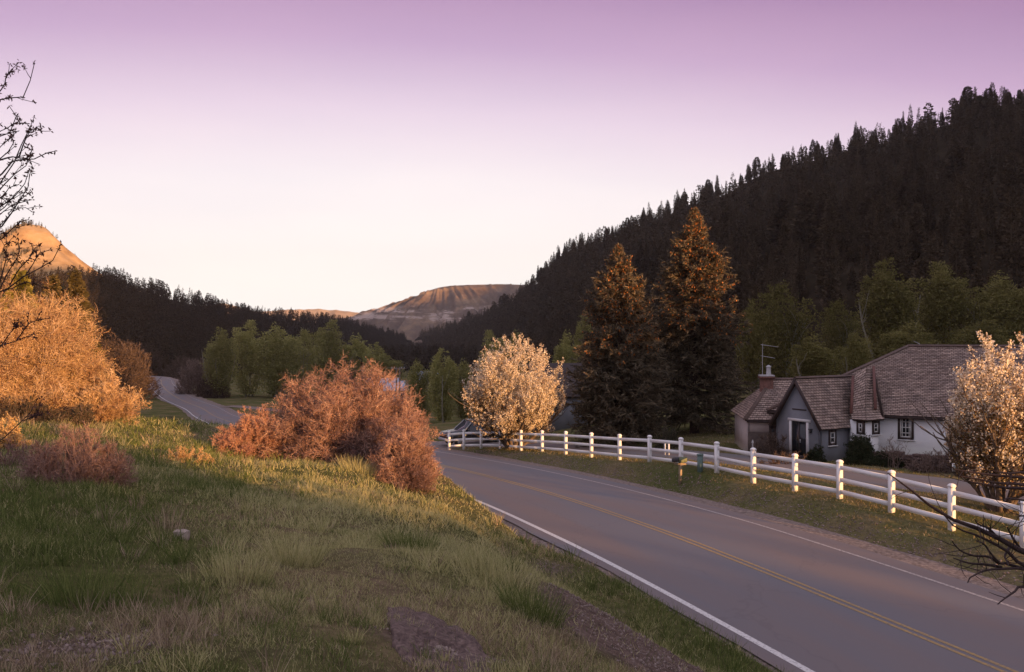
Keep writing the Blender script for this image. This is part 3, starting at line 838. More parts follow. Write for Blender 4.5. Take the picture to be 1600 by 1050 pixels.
def along(pts, n, f0, f1, rng, jit=0.0):
    N, K, _ = pts.shape
    par = np.repeat(np.arange(N), n); f = f0 + (f1 - f0) * rng.random(N * n)
    x = f * (K - 1); i = np.minimum(x.astype(int), K - 2); w = (x - i)[:, None]
    c = pts[par, i] * (1 - w) + pts[par, i + 1] * w
    return c + jit * rng.normal(size=c.shape), nrm(pts[par, i + 1] - pts[par, i])


def shrub(name, label, base, rx, ry, h, nstem, n1, n2, mats, rng, cat='shrub', group=None, lean=(0, 0), tw=.012, leafn=0, leafs=.03, top=1.0, low=-.05, ellz=None, gspread=.35, inner=.55, arch=.0):
    """a many-stemmed bush filling a half ellipsoid; stems, twigs and buds are its parts"""
    base = np.array(base, float)
    root = thing(name, base, label, cat, group)
    d = rdir(nstem, rng); d[:, 2] = low + np.abs(d[:, 2]) * (1 - low)
    d = nrm(d)
    rad = inner + (1 - inner) * rng.random(nstem) ** .6
    lump = 1 + .22 * fbm(d[:, 0] * 2.2 + 5, d[:, 1] * 2.2 + d[:, 2] * 2, 3, int(rng.integers(1000)))
    tgt = d * rad[:, None] * lump[:, None] * np.array([rx, ry, h * top])
    tgt[:, 0] += lean[0] * tgt[:, 2]; tgt[:, 1] += lean[1] * tgt[:, 2]
    org = tgt * np.array([gspread, gspread, 0]) + rng.normal(size=(nstem, 3)) * np.array([.12, .12, 0])
    org += base; tgt += base
    gz = gz_fast(org[:, 0], org[:, 1]); org[:, 2] = gz - .05
    K = 7; t = np.linspace(0, 1, K)[None, :, None]
    mid = org * .5 + tgt * .5; mid[:, 2] += (.15 + arch) * h; mid += rng.normal(size=mid.shape) * .08 * h
    st = (1 - t) ** 2 * org[:, None] + 2 * t * (1 - t) * mid[:, None] + t * t * tgt[:, None]
    st += rng.normal(size=st.shape) * .02 * h * t
    ln = np.linalg.norm(tgt - org, axis=1)
    mb = MB(); tubes(mb, st, .006 + ln * .006, .004, 4)
    mb.build('stem', mats[0], root)
    o, dd, par, f = kids(st, n1, .25, 1.0, .4, 1.25, rng, up=.10)
    L1 = h * (.24 - .12 * f) * (.6 + .7 * rng.random(len(o)))
    b1 = grow(o, dd, L1, 4, .16, .03, rng)
    o, dd, par, f = kids(b1, n2, .1, 1.0, .4, 1.3, rng, up=.06)
    b2 = grow(o, dd, h * .055 * (.5 + 1.0 * rng.random(len(o))), 3, .2, .03, rng)
    mb = MB(); ribbons(mb, b1, tw * 1.5, tw * .8, rng); ribbons(mb, b2, tw, tw * .55, rng)
    mb.build('twig', mats[1], root)
    if leafn:
        mb = MB(); c, d = along(b2, leafn, .25, 1, rng, leafs * .3)
        leaves(mb, c, leafs * (.6 + .8 * rng.random(len(c))), leafs * .55, rng)
        mb.build('leaf', mats[2], root)
    return root


# ------------------------------------------------------------------ the big shrubs
rng = np.random.default_rng(11)


def hitb(px, py): return hit(px, py, 8)


def base_at(px, py, d):
    p = P(px, py, d); p[2] = gp(p[0], p[1]); return p


shrub('shrub', 'large domed red-brown bare-twigged shrub beside the road bend', base_at(543, 735, 28.8), 3.2, 2.3, 3.55, 300, 16, 20,
      (M['red_twig'], M['red_twig'], M['red_leaf']), rng, leafn=1, leafs=.04, tw=.010, gspread=.45)
shrub('shrub', 'lower orange-red shrub at the left end of the large red-brown shrub', base_at(396, 724, 28.5), 1.45, 1.3, 1.7, 120, 14, 17,
      (M['red_twig'], M['red_leaf'], M['red_leaf']), rng, leafn=1, leafs=.04, tw=.009, gspread=.4)
shrub('shrub', 'purplish shrub slumping down the bank onto the white road edge line', hitb(630, 758), 1.0, 1.2, 2.3, 110, 14, 17,
      (M['red_twig'], M['red_twig'], M['red_leaf']), rng, leafn=1, leafs=.03, tw=.009, gspread=.45)
shrub('shrub', 'thin grey-brown bare shrub poking up behind the red-brown shrubs', base_at(462, 690, 33), 1.4, 1.2, 2.9, 60, 10, 8,
      (M['grey_twig'], M['grey_twig']), rng, tw=.012)
shrub('shrub', 'tall golden-orange bare willow thicket lit by low sun at far left', base_at(20, 660, 31.0), 4.0, 2.6, 5.0, 330, 17, 20,
      (M['gold_twig'], M['gold_twig'], M['gold_leaf']), rng, leafn=1, leafs=.045, tw=.011, lean=(.06, 0), gspread=.3, inner=.5)
shrub('shrub', 'pale fanned shrub with long bare arching twigs at the right foot of the golden thicket', base_at(160, 656, 30.5), 1.75, 1.3, 1.9, 110, 12, 10,
      (M['gold_twig'], M['gold_twig'], M['gold_leaf']), rng, leafn=1, leafs=.035, tw=.013, lean=(.10, 0), gspread=.2)
shrub('shrub', 'small round dark purple-grey shrub in front of the golden thicket', base_at(128, 660, 28.0), .50, .5, .95, 70, 10, 10,
      (M['grey_twig'], M['thicket'], M['dark_shrub']), rng, leafn=1, leafs=.03, tw=.012, gspread=.5)
shrub('shrub', 'low dark bramble lying under the left side of the golden thicket', base_at(25, 662, 27.8), 2.0, .9, .9, 120, 10, 8,
      (M['grey_twig'], M['thicket'], M['dark_shrub']), rng, leafn=1, leafs=.03, tw=.012, gspread=.8)
shrub('shrub', 'low pinkish dry shrub in the grass left of the swale', base_at(122, 782, 14.2), 1.0, .8, .98, 170, 11, 12,
      (M['pink_twig'], M['pink_twig'], M['red_leaf']), rng, leafn=0, tw=.006, gspread=.75, inner=.7)
shrub('shrub', 'small pinkish dry shrub at the left frame edge', base_at(12, 745, 15.6), .7, .6, .55, 60, 9, 8,
      (M['pink_twig'], M['pink_twig'], M['red_leaf']), rng, leafn=0, tw=.006, gspread=.6)
shrub('shrub', 'small yellow-leaved bush with bare sticks at the left edge below the golden thicket', base_at(8, 705, 19.5), .55, .5, .85, 60, 8, 7,
      (M['grey_twig'], M['gold_twig'], M['gold_leaf']), rng, leafn=2, leafs=.04, tw=.008, gspread=.4)
shrub('shrub', 'low purple-brown bush on the green slope below the far road', base_at(262, 664, 46), .95, .8, .75, 60, 9, 8,
      (M['grey_twig'], M['thicket'], M['pink_twig']), rng, leafn=1, leafs=.03, tw=.014, gspread=.6)
shrub('shrub', 'low yellow-brown weedy bush left of the orange-red shrub', base_at(292, 724, 22), .75, .7, .45, 60, 8, 8,
      (M['gold_twig'], M['gold_twig'], M['gold_leaf']), rng, leafn=1, leafs=.03, tw=.008, gspread=.7)
for i, (px, py, d, r, h, lab) in enumerate([(204, 655, 185, 5, 12, 'tall purple-brown bare thicket where the far road disappears left'),
                                            (170, 640, 170, 6, 13, 'broad purple-brown bare thicket behind the golden thicket'),
                                            (309, 608, 215, 5.0, 9.0, 'grey-pink rounded bush on the right of the far road bend'),
                                            (333, 614, 205, 3.6, 5.5, 'smaller brown bush between the far road and the gravel track'),
                                            (292, 584, 345, 8, 12, 'brown scrub oak clump beyond the top of the far road'),
                                            (225, 575, 350, 9, 15, 'dark brown scrub oak clump on the foot of the left hill')]):
    b = base_at(px, py, d)
    root = thing('scrub_oak', b, lab, 'shrub', 'bare scrub around the far road')
    n = 900; dd = rdir(n, rng); dd[:, 2] = np.abs(dd[:, 2])
    rad = .35 + .65 * rng.random(n) ** .5
    c = b + dd * (rad * (1 + .35 * fbm(dd[:, 0] * 2 + i, dd[:, 2] * 2, 3, i)))[:, None] * np.array([r, r, h])
    tw = grow(c - np.array([0, 0, .4]), dd + np.array([0, 0, .6]), r * .32, 3, .3, .05, rng)
    mb = MB(); ribbons(mb, tw, .16, .05, rng); k2 = kids(tw, 5, .2, 1, .4, 1, rng)
    t2 = grow(k2[0], k2[1], r * .16, 3, .3, .05, rng); ribbons(mb, t2, .10, .04, rng)
    c2, _ = along(t2, 1, .3, 1, rng, .1); leaves(mb, c2, .28, .16, rng)
    mb.build('crown', [M['thicket'], M['thicket'], M['grey_twig'], M['thicket'], M['thicket'], M['thicket']][i], root)
    st = grow(b + rng.normal(size=(14, 3)) * np.array([r * .35, r * .35, 0]) - np.array([0, 0, .3]), np.array([0, 0, 1.0]) + .3 * rng.normal(size=(14, 3)), h * .7, 5, .12, .05, rng)
    mb = MB(); tubes(mb, st, .12, .04, 4); mb.build('stem', M['bark_dark'], root)


# ------------------------------------------------------------------ blossoming pear trees
def pear(label, b, H, R, rng, nst=13, lean=0, d0=.38, fill=520):
    b = np.array(b); root = thing('pear_tree', b, label, 'tree', 'pear trees in blossom by the fence')
    a = np.arange(nst) * 2.399 + rng.random()
    d = np.stack([np.cos(a), np.sin(a), d0 + 2.1 * rng.random(nst) ** 1.2], -1)
    o = b + np.stack([np.cos(a) * .16, np.sin(a) * .16, np.full(nst, -.15)], -1)
    st = grow(o, d, H * (.40 + .22 * rng.random(nst)), 7, .07, .06, rng)
    mb = MB(); tubes(mb, st, .11 * H / 7, .05 * H / 7, 7)
    mb.build('trunk', M['bark'], root)
    mb = MB()
    o, d, par, f = kids(st, 15, .20, 1.0, .25, .95, rng, up=.10)
    b1 = grow(o, d, H * .32 * (.65 + .6 * rng.random(len(o))), 6, .08, .07, rng)
    tubes(mb, b1, .032 * H / 7, .012, 5)
    o, d, par, f = kids(b1, 13, .15, 1.0, .3, .9, rng, up=.25)
    b2 = grow(o, d, H * .135 * (.5 + .8 * rng.random(len(o))), 5, .08, .10, rng)
    # keep the crown inside its egg
    cen = b + np.array([lean, 0, H * .55]); ex = np.array([R, R, H * .50])
    e = ((b2[:, -1] - cen) / ex); keep = ((e ** 2).sum(1) < 1.0 + .30 * rng.random(len(b2))) & (b2[:, -1, 2] > b[2] + H * (.13 + .09 * rng.random(len(b2))))
    b2 = b2[keep]
    # shoots all through the egg, so that the crown closes up
    q = rdir(fill, rng) * (.35 + .65 * rng.random(fill) ** .6)[:, None]; q[:, 2] = np.maximum(q[:, 2], -.64)
    q *= (1 + .26 * fbm(q[:, 0] * 3, q[:, 2] * 3 + q[:, 1] * 2, 3, 31))[:, None]
    o = cen + q * ex * .93; d = q / ex * R + np.array([0, 0, .9])
    b2 = np.concatenate([b2, grow(o - nrm(d) * H * .05, d, H * .10 * (.5 + .8 * rng.random(fill)), 5, .08, .10, rng)])
    ribbons(mb, b2, .022, .01, rng)
    o, d, par, f = kids(b2, 4, .2, 1.0, .3, .7, rng, up=.2)
    b3 = grow(o, d, .22 * H / 7 * (.5 + rng.random(len(o))), 3, .1, .08, rng)
    ribbons(mb, b3, .014, .007, rng)
    mb.build('branch', M['bark'], root)
    mb = MB()
    c, dd = along(b3, 3, .1, 1, rng, .03)
    c2, d2 = along(b2, 7, .1, 1, rng, .05); c = np.vstack([c, c2])
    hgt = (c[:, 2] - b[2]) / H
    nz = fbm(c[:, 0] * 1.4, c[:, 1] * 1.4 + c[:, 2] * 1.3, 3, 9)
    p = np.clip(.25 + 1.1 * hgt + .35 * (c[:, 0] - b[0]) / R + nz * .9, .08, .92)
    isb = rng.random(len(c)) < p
    cb = c[isb]
    for k in range(3):
        leaves(mb, cb + rng.normal(size=cb.shape) * .030, .055 + .05 * rng.random(len(cb)), .055, rng)
    mb.build('blossom', M['blossom'], root)
    cl = c[(~isb) | (rng.random(len(c)) < .22)]
    mb = MB(); leaves(mb, cl + rng.normal(size=cl.shape) * .03, .08 + .05 * rng.random(len(cl)), .04, rng)
    mb.build('leaf', M['pear_leaf'], root)
    return root


pear('round cream-blossomed pear tree straddling the far end of the white fence', hitb(803, 703), 7.5, 3.25, np.random.default_rng(3))
pear('cream-blossomed pear tree at the right frame edge in front of the white house', hitb(1563, 798), 5.55, 1.52, np.random.default_rng(5), nst=10, d0=1.6, fill=380)


# ------------------------------------------------------------------ the two tall spruces
def spruce(label, b, H, prof, seed, n=980):
    rng = np.random.default_rng(seed); b = np.array(b)
    root = thing('spruce_tree', b, label, 'tree', 'tall spruces beside the house')
    mb = MB(); tr = np.array([[b + np.array([0, 0, -.2]), b + np.array([.05, 0, H * .35]), b + np.array([0, .05, H * .7]), b + np.array([0, 0, H])]])
    tubes(mb, tr, .36, .03, 9); mb.build('trunk', M['bark_dark'], root)
    hf = .05 + .94 * rng.random(n) ** .92
    az = rng.random(n) * 2 * math.pi
    R = np.interp(hf, prof[0], prof[1])
    lump = 1 + .62 * fbm(az * 1.3, hf * 12, 3, seed) + .17 * rng.normal(size=n)
    L = np.maximum(R * lump, .12)
    o = b + np.stack([0 * az, 0 * az, hf * H], -1)
    droop = np.where(hf > .85, .55, np.where(hf > .6, .18, -.10)) + .12 * rng.normal(size=n)
    d = np.stack([np.cos(az), np.sin(az), droop], -1)
    br = grow(o, d, L, 6, .05, -.03, rng)
    br[:, -1, 2] += .10 * L; br[:, -2, 2] += .03 * L
    mb = MB(); tubes(mb, br, .010 + .010 * L, .006, 3); mb.build('limb', M['bark_dark'], root)
    o, d, par, f = kids(br, 18, .22, 1.0, .5, 1.0, rng, up=-.10, fpow=.7)
    flat = d.copy(); flat[:, 2] *= .55
    ll = np.clip(L[par] * .30, .10, .75) * (1.15 - .6 * f) * (.6 + .7 * rng.random(len(o)))
    tw = grow(o, flat, ll, 3, .12, -.05, rng)
    mb = MB()
    ribbons(mb, tw, .085, .035, rng); ribbons(mb, tw, .085, .035, rng)
    ribbons(mb, br, .14, .08, rng)
    o, d, par, f = kids(tw, 3, .2, 1, .5, 1.0, rng)
    t2 = grow(o, d, .20 * (.5 + .8 * rng.random(len(o))), 2, .1, 0, rng); ribbons(mb, t2, .07, .022, rng)
    mb.build('foliage', M['spruce'], root)
    top = br[hf > .46]  # cones added thickly so the upper crown takes the sunlit rust tone
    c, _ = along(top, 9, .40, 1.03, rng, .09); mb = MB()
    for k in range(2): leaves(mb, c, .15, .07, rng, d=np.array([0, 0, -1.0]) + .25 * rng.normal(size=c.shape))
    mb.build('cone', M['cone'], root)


def spruce_at(label, px, pyt, d, k, seed):
    b = base_at(px, 690, d); H = P(px, pyt, d)[2] - b[2]
    spruce(label, b, H, ([0, .05, .2, .4, .55, .7, .8, .9, .95, 1], [k * q for q in (2.6, 3.2, 3.6, 3.3, 2.8, 1.95, 1.35, .70, .34, .08)]), seed)


spruce_at('tallest spruce with rust-lit top, nearest the house', 1085, 326, 58.0, .97, 4)
spruce_at('shorter of the two tall spruces with rust-lit top, nearer the round pear tree', 966, 383, 54.5, .87, 14)


# ------------------------------------------------------------------ cottonwoods
def cotton_proto(H, R, seed, dens=1.0):
    rng = np.random.default_rng(seed); b = np.zeros(3)
    root = thing('cottonwood_tree', b, 'cottonwood', 'tree', 'green cottonwoods in the valley')
    ns = 3
    o = rng.normal(size=(ns, 3)) * np.array([.4, .4, 0]); o[:, 2] = -.5
    st = grow(o, np.array([0, 0, 1.0]) + .16 * rng.normal(size=(ns, 3)), H * (.60 + .15 * rng.random(ns)), 9, .045, .02, rng)
    mb = MB(); tubes(mb, st, .17, .04, 6)
    o, d, par, f = kids(st, 16, .25, .98, .35, .85, rng, up=.25)
    b1 = grow(o, d, H * .30 * (1.1 - .5 * f) * (.6 + .6 * rng.random(len(o))), 6, .08, .07, rng)
    b1 = b1[(np.hypot(b1[:, -1, 0], b1[:, -1, 1]) < R * .75) & (b1[:, -1, 2] < H * .86)]
    tubes(mb, b1, .05, .02, 4); mb.build('trunk', M['bark_pale'], root)
    o, d, par, f = kids(b1, 9, .2, 1, .3, .9, rng, up=.2)
    b2 = grow(o, d, H * .09 * (.6 + .7 * rng.random(len(o))), 4, .12, .06, rng)
    q = b2[:, -1] / np.array([R, R, H]); r2 = q[:, 0] ** 2 + q[:, 1] ** 2
    zz = np.clip(q[:, 2], 0, 1.05); lim = np.clip(np.sin(np.clip(zz * .92 + .10, 0, 1) * math.pi) ** .6, .1, 1) ** 2
    b2 = b2[r2 < lim * (1.0 + .5 * rng.random(len(b2)))]
    mb = MB(); ribbons(mb, b2, .05, .02, rng)
    nl = 11; az = rng.random(nl) * 6.283; lr = R * .78 * np.sqrt(rng.random(nl)); lr[:3] *= .3
    hl = H * (1.0 - .26 * (lr / R) ** 1.5) * (.84 + .16 * rng.random(nl)); hl[0] = H
    m_ = int(1500 * dens); c = []
    for q in range(nl):
        t = rng.random(m_) ** .85; top_ = (1 - t)
        w_ = R * .46 * np.clip(np.sin(np.clip(.10 + .90 * t, 0, 1) * math.pi * .93), .06, 1) ** .8 * (.7 + .6 * vnoise(t * 6, np.full(m_, q * 3.3), seed))
        a2 = rng.random(m_) * 6.283; r2_ = w_ * np.sqrt(rng.random(m_))
        lean_ = .45 + .55 * t
        c.append(np.stack([math.cos(az[q]) * lr[q] * lean_ + np.cos(a2) * r2_, math.sin(az[q]) * lr[q] * lean_ + np.sin(a2) * r2_, hl[q] * (.03 + .97 * t)], -1))
    c = np.vstack(c); c = c[fbm(c[:, 0] * .9 + c[:, 1] * .5, c[:, 2] * .7, 3, seed + 1) > -.22]
    c2, _ = along(b2, int(5 * dens), .1, 1.0, rng, .2); c = np.vstack([c, c2])
    c = c[(c[:, 2] < H) & (c[:, 2] > .5)]
    up = np.array([0, 0, .7]) + .8 * rng.normal(size=c.shape)
    leaves(mb, c, .20 + .24 * rng.random(len(c)), .12 + .1 * rng.random(len(c)), rng, d=up)
    mb.build('crown', M['cotton'], root)
    return root


CP = [(cotton_proto(16, 4.2, 101), 16, 4.2), (cotton_proto(15, 5.0, 102), 15, 5.0), (cotton_proto(17, 3.4, 103), 17, 3.4), (cotton_proto(14, 4.4, 104, .6), 14, 4.4)]
used = [False] * 4
GRP = 'green cottonwoods in the valley'
rng = np.random.default_rng(23)
cott = [  # px, y of the top, y of the base, width in px, distance, kind, label
    (1222, 438, 640, 118, 84, 3, 'sparse pale-twigged cottonwood between the tall spruces and the chimney'),
    (1312, 466, 640, 80, 92, 3, 'narrow cottonwood above the low wing of the house roof'),
    (1385, 404, 630, 110, 98, 2, 'tall pointed cottonwood above the left end of the main roof'),
    (1478, 408, 630, 135, 102, 1, 'broad olive cottonwood above the roof vent pipe'),
    (1562, 424, 630, 120, 98, 0, 'olive cottonwood above the pear tree at the right edge'),
    (1655, 420, 630, 130, 100, 1, 'olive cottonwood cut by the right frame edge behind the roof'),
    (1270, 525, 645, 90, 76, 2, 'low cottonwood just behind the low wing of the house'),
    (1425, 500, 640, 110, 82, 0, 'low leafy cottonwood directly behind the main roof ridge'),
    (1530, 500, 640, 120, 84, 1, 'wide low cottonwood behind the ridge near the pear tree'),
    (1335, 520, 640, 80, 80, 1, 'short cottonwood behind the grey gabled entry'),
    (1180, 470, 640, 70, 90, 2, 'slim cottonwood half hidden by the tallest spruce'),
    (886, 515, 640, 62, 105, 0, 'bright green cottonwood between the round pear and the spruces'),
    (912, 488, 640, 45, 112, 2, 'slim cottonwood touching the left side of the shorter spruce'),
    (768, 516, 640, 72, 150, 1, 'cottonwood behind the left shoulder of the round pear tree'),
    (806, 515, 640, 64, 150, 0, 'cottonwood straight behind the top of the round pear tree'),
    (692, 545, 668, 66, 125, 2, 'cottonwood with forked pale trunk right of the utility pole'),
    (725, 560, 670, 56, 128, 0, 'cottonwood left of the round pear tree above the dark car'),
    (652, 560, 665, 56, 132, 0, 'cottonwood right beside the utility pole'),
    (600, 548, 650, 62, 200, 0, 'small dark cottonwood behind the blue-roofed cabins'),
    (345, 512, 622, 62, 205, 2, 'cottonwood with pale trunk next to the far road'),
    (388, 500, 622, 80, 215, 1, 'tallest cottonwood of the far left clump'),
    (432, 504, 622, 86, 215, 0, 'cottonwood in the middle of the far left clump'),
    (478, 512, 622, 70, 212, 3, 'twiggy cottonwood in the far left clump above the grey-brown shrub'),
    (512, 500, 620, 80, 225, 1, 'cottonwood at the right of the far left clump'),
    (556, 520, 620, 76, 230, 0, 'rounded cottonwood above the large red-brown shrub'),
    (585, 535, 625, 50, 220, 2, 'slim cottonwood left of the blue-roofed cabins'),
]
for px, yt, yb, wd, d, k, lab in cott:
    proto, H0, R0 = CP[k]
    if used[k]: o = copy_tree(proto)
    else: o = proto; used[k] = True
    x = (px - CX) / F * d; z = gp(x, d)
    H = (CZ + (CY - yt) / F * d) - z
    o.location = (x, d, z); s = H / H0; w = (wd / F * d / 2) / R0 * 1.02
    o.scale = (w, w, s); o.rotation_euler = (0, 0, rng.random() * 6.28)
    o['label'] = lab
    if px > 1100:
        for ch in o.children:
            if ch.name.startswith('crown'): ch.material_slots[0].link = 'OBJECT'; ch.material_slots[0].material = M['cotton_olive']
    else:
        for ch in o.children:
            if ch.name.startswith('crown'): ch.material_slots[0].link = 'DATA'


# ------------------------------------------------------------------ conifers on the hills
def pine_proto(H, R, seed, n=420, cone=.8, lf=1.0):
    rng = np.random.default_rng(seed); mb = MB()
    tubes(mb, np.array([[[0, 0, -1.5], [0, 0, H * .5], [0, 0, H * .98]]], float), .22, .03, 5)
    hf = .10 + .90 * rng.random(n) ** .85; az = rng.random(n) * 6.283
    r = R * np.clip((1 - hf) * 1.25 + .05, 0, 1) ** cone * np.clip((hf - .02) * 5, .3, 1) * (.35 + .75 * rng.random(n) ** .6) * (1 + .45 * fbm(az, hf * 7, 2, seed))
    c = np.stack([np.cos(az) * r * .55, np.sin(az) * r * .55, hf * H], -1)
    d = np.stack([np.cos(az), np.sin(az), .35 - .5 * rng.random(n)], -1)
    leaves(mb, c, np.maximum(r * .75, .35) * lf, (.40 + .28 * r) * lf, rng, d=d)
    leaves(mb, c + rng.normal(size=c.shape) * .25, np.maximum(r * .6, .3) * lf, (.35 + .25 * r) * lf, rng, d=d + .5 * rng.normal(size=d.shape))
    return mb


PP = [pine_proto(15, 2.3, 1, 760, lf=.62), pine_proto(15, 3.0, 2, 760, .55, .62), pine_proto(15, 1.7, 3, 600, .9, .65), pine_proto(15, 3.1, 4, 560, .42, .70), pine_proto(15, 2.1, 5, 330, .7, .65), pine_proto(15, 2.6, 6, 420, .6, .6), pine_proto(15, 1.4, 7, 260, .8, .7)]
PPL = [pine_proto(15, 2.6, 11, n=110), pine_proto(15, 3.0, 12, n=110, cone=.55), pine_proto(15, 2.2, 13, n=100, cone=.9)]


def sample_hill(X, nv, n, rng, vmin=0.02, vmax=1.04):
    nu = X.shape[0]; full = nv
    v = np.concatenate([np.linspace(0, 1, full), 1 + np.linspace(0, 1, full // 3 + 2)[1:]])
    # area weighted choice of cells
    A = np.linalg.norm(np.cross(X[1:, :-1] - X[:-1, :-1], X[:-1, 1:] - X[:-1, :-1]), axis=-1)
    A[:, (v[:-1] < vmin) | (v[:-1] > vmax)] = 0
    cdf = np.cumsum(A.ravel()); k = np.searchsorted(cdf, rng.random(n) * cdf[-1])
    i, j = np.unravel_index(k, A.shape); a = rng.random(n)[:, None]; b = rng.random(n)[:, None]
    p = (X[i, j] * (1 - a) + X[i + 1, j] * a) * (1 - b) + (X[i, j + 1] * (1 - a) + X[i + 1, j + 1] * a) * b
    return p, v[j]


def project(p):
    return CX + F * p[:, 0] / p[:, 1], CY - F * (p[:, 2] - CZ) / p[:, 1], p[:, 1]


def forest_mesh(mb, protos, pos, h, rng):
    for i, (p, hh) in enumerate(zip(pos, h)):
        q = protos[i % len(protos)]
        a = rng.random() * 6.283; c, s = math.cos(a), math.sin(a); k = hh / 15; w = k * (.8 + .45 * rng.random())
        v = q['v']; V = np.stack([(v[:, 0] * c - v[:, 1] * s) * w, (v[:, 0] * s + v[:, 1] * c) * w, v[:, 2] * k], -1) + p
        mb.add(V, quads=q['q'])


def flat(mb): return {'v': np.concatenate(mb.v), 'q': np.concatenate(mb.q)}


FP = [flat(m) for m in PP]; FL = [flat(m) for m in PPL]
rng = np.random.default_rng(77)
p, v = sample_hill(RH, 60, 6800, rng)
px, py, d = project(p)
ok = (d > 60) & (px > 600) & (px < 1720); p, v, px, py, d = p[ok], v[ok], px[ok], py[ok], d[ok]
h = (6.5 + 10 * rng.random(len(p)) ** 1.2 + 5 * (rng.random(len(p)) < .12)) * np.where(v > .95, .92, 1)
# rows of trees right on the skyline
vis = (py - h / d * F > 100) & (px > 700) & (px < 1625)
score = h / d + np.where((v > .93) & (v < 1.005), .035, 0) - np.where(v < .30, .05, 0)
score = np.where(vis, score, -1)
order = np.argsort(-score)
ind = order[:285]
proto_objs = []
for k, m in enumerate(PP):
    proto_objs.append(m)
meshes = [None] * len(PP)
for n_, i in enumerate(ind):
    k = int(rng.integers(len(PP)))
    if meshes[k] is None:
        o = PP[k].build('pine_tree', M['pine'], loc=(0, 0, 0)); meshes[k] = o
    else:
        o = meshes[k].copy(); COL.objects.link(o)
    o.location = tuple(p[i]); s = h[i] / 15; w = s * (.8 + .45 * rng.random())
    o.scale = (w, w, s); o.rotation_euler = (0, 0, rng.random() * 6.28)
    tag(o, 'dark pine standing among many on the shaded right hillside', 'tree', 'pines on the right hillside')
rest = order[285:]
rest = rest[(score[rest] > -1) | (rng.random(len(rest)) < .6)]
mb = MB(); near = d[rest] < 420
forest_mesh(mb, FP, p[rest][near], h[rest][near], rng); forest_mesh(mb, FL, p[rest][~near], h[rest][~near], rng)
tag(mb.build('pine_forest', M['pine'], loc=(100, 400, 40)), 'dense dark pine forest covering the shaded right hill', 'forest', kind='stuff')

p, v = sample_hill(LH, 50, 4200, rng, vmin=.04)
px, py, d = project(p); ok = (d > 120) & (px > -120) & (px < 720); p = p[ok]; d = d[ok]
h = 7 + 7 * rng.random(len(p))
mb = MB(); forest_mesh(mb, FL, p, h, rng)
# the dark wood across the valley floor
n = 1500; yy = 420 + 900 * rng.random(n); xx = (np.array(rng.random(n)) * 420 - 300 + 0) / 1.0
pxv = 420 + 480 * rng.random(n); xx = (pxv - CX) / F * yy
pz = ground_z(xx, yy); pf = np.stack([xx, yy, pz], -1)
forest_mesh(mb, FL, pf, 9 + 8 * rng.random(n), rng)
n = 700; yy = 1100 + 800 * rng.random(n); xx = (560 + 220 * rng.random(n) - CX) / F * yy
forest_mesh(mb, FL, np.stack([xx, yy, ground_z(xx, yy)], -1), 12 + 9 * rng.random(n), rng)
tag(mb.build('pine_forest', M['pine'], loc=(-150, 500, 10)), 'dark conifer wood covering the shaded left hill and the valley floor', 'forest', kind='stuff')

# scattered junipers on the sunlit mesa
m_jun = foliage('juniper', [(.05, .045, .018), (.10, .08, .03)], .1)
p, v = sample_hill(LM, 90, 9000, rng, vmin=.35, vmax=1.0); keep = fbm(p[:, 0] * .02, p[:, 2] * .03, 3, 4) > -.05; p = p[keep]
mb = MB(); forest_mesh(mb, FL, p, 2.5 + 4.5 * rng.random(len(p)), rng)
tag(mb.build('juniper_scrub', m_jun, loc=(-600, 950, 40)), 'dark junipers dotted over the sunlit orange mesa', 'scrub', kind='stuff')

# two conifers in the last light behind the golden thicket
for k, (px, yt, d, w, lab) in enumerate([(118, 424, 118, 60, 'amber-lit conical conifer rising behind the golden thicket'), (84, 432, 120, 58, 'broader amber-lit conifer left of the conical one behind the golden thicket'),
                                         (32, 425, 112, 80, 'yellow-lit tree top behind the budding branches at far left')]):
    x = (px - CX) / F * d; z = gp(x, d)
    root = thing('conifer_tree', (x, d, z), lab, 'tree', 'lit conifers behind the golden thicket')
    H = CZ + (CY - yt) / F * d - z
    mbf = pine_proto(H, w / F * d / 2 * 1.15, 40 + k, n=1800, cone=.7); mbf.v = [a + np.array([x, d, z]) for a in mbf.v]
    # first piece of the prototype is its trunk
    tr = MB(); tr.v = mbf.v[:1]; tr.q = mbf.q[:1]; tr.uq = mbf.uq[:1]; tr.n = len(mbf.v[0])
    tr.build('trunk', M['bark_dark'], root)
    fo = MB(); off = len(mbf.v[0]); fo.v = mbf.v[1:]; fo.q = [q - off for q in mbf.q[1:]]; fo.uq = mbf.uq[1:]
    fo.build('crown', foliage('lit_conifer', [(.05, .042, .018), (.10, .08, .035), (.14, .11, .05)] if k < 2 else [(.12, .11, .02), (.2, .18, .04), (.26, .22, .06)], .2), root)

# unseen scrub added on the low ridge to dapple bank, road and spruces
n = 150; uu = np.concatenate([2 + 13 * rng.random(90), 15 + 21 * rng.random(60)]); tt = 78 + 16 * rng.random(n)
px_, py_ = uu * UX + tt * SX, uu * UY + tt * SY
top = np.interp(uu, [2, 6, 8, 13, 18, 20, 36], [8.9, 8.8, 7.4, 6.2, 4.9, 3.9, 3.9]) + CZ + .5 * rng.normal(size=n)
hh = 2.2 + 1.6 * rng.random(n)
mb = MB(); forest_mesh(mb, FL, np.stack([px_, py_, top - hh], -1), hh, rng)
n = 46; uu = 38.2 + 12 * rng.random(n); tt = 80 + 10 * rng.random(n); hh = 2.5 + 2.0 * rng.random(n)
forest_mesh(mb, FP, np.stack([uu * UX + tt * SX, uu * UY + tt * SY, CZ + 11.9 + 2.0 * rng.random(n) - hh * .35], -1), hh, rng)
tag(mb.build('scrub', M['thicket'], loc=(60, -50, 8)), 'unseen scrub added on the low ridge to dapple the sunlight', 'scrub', kind='stuff')
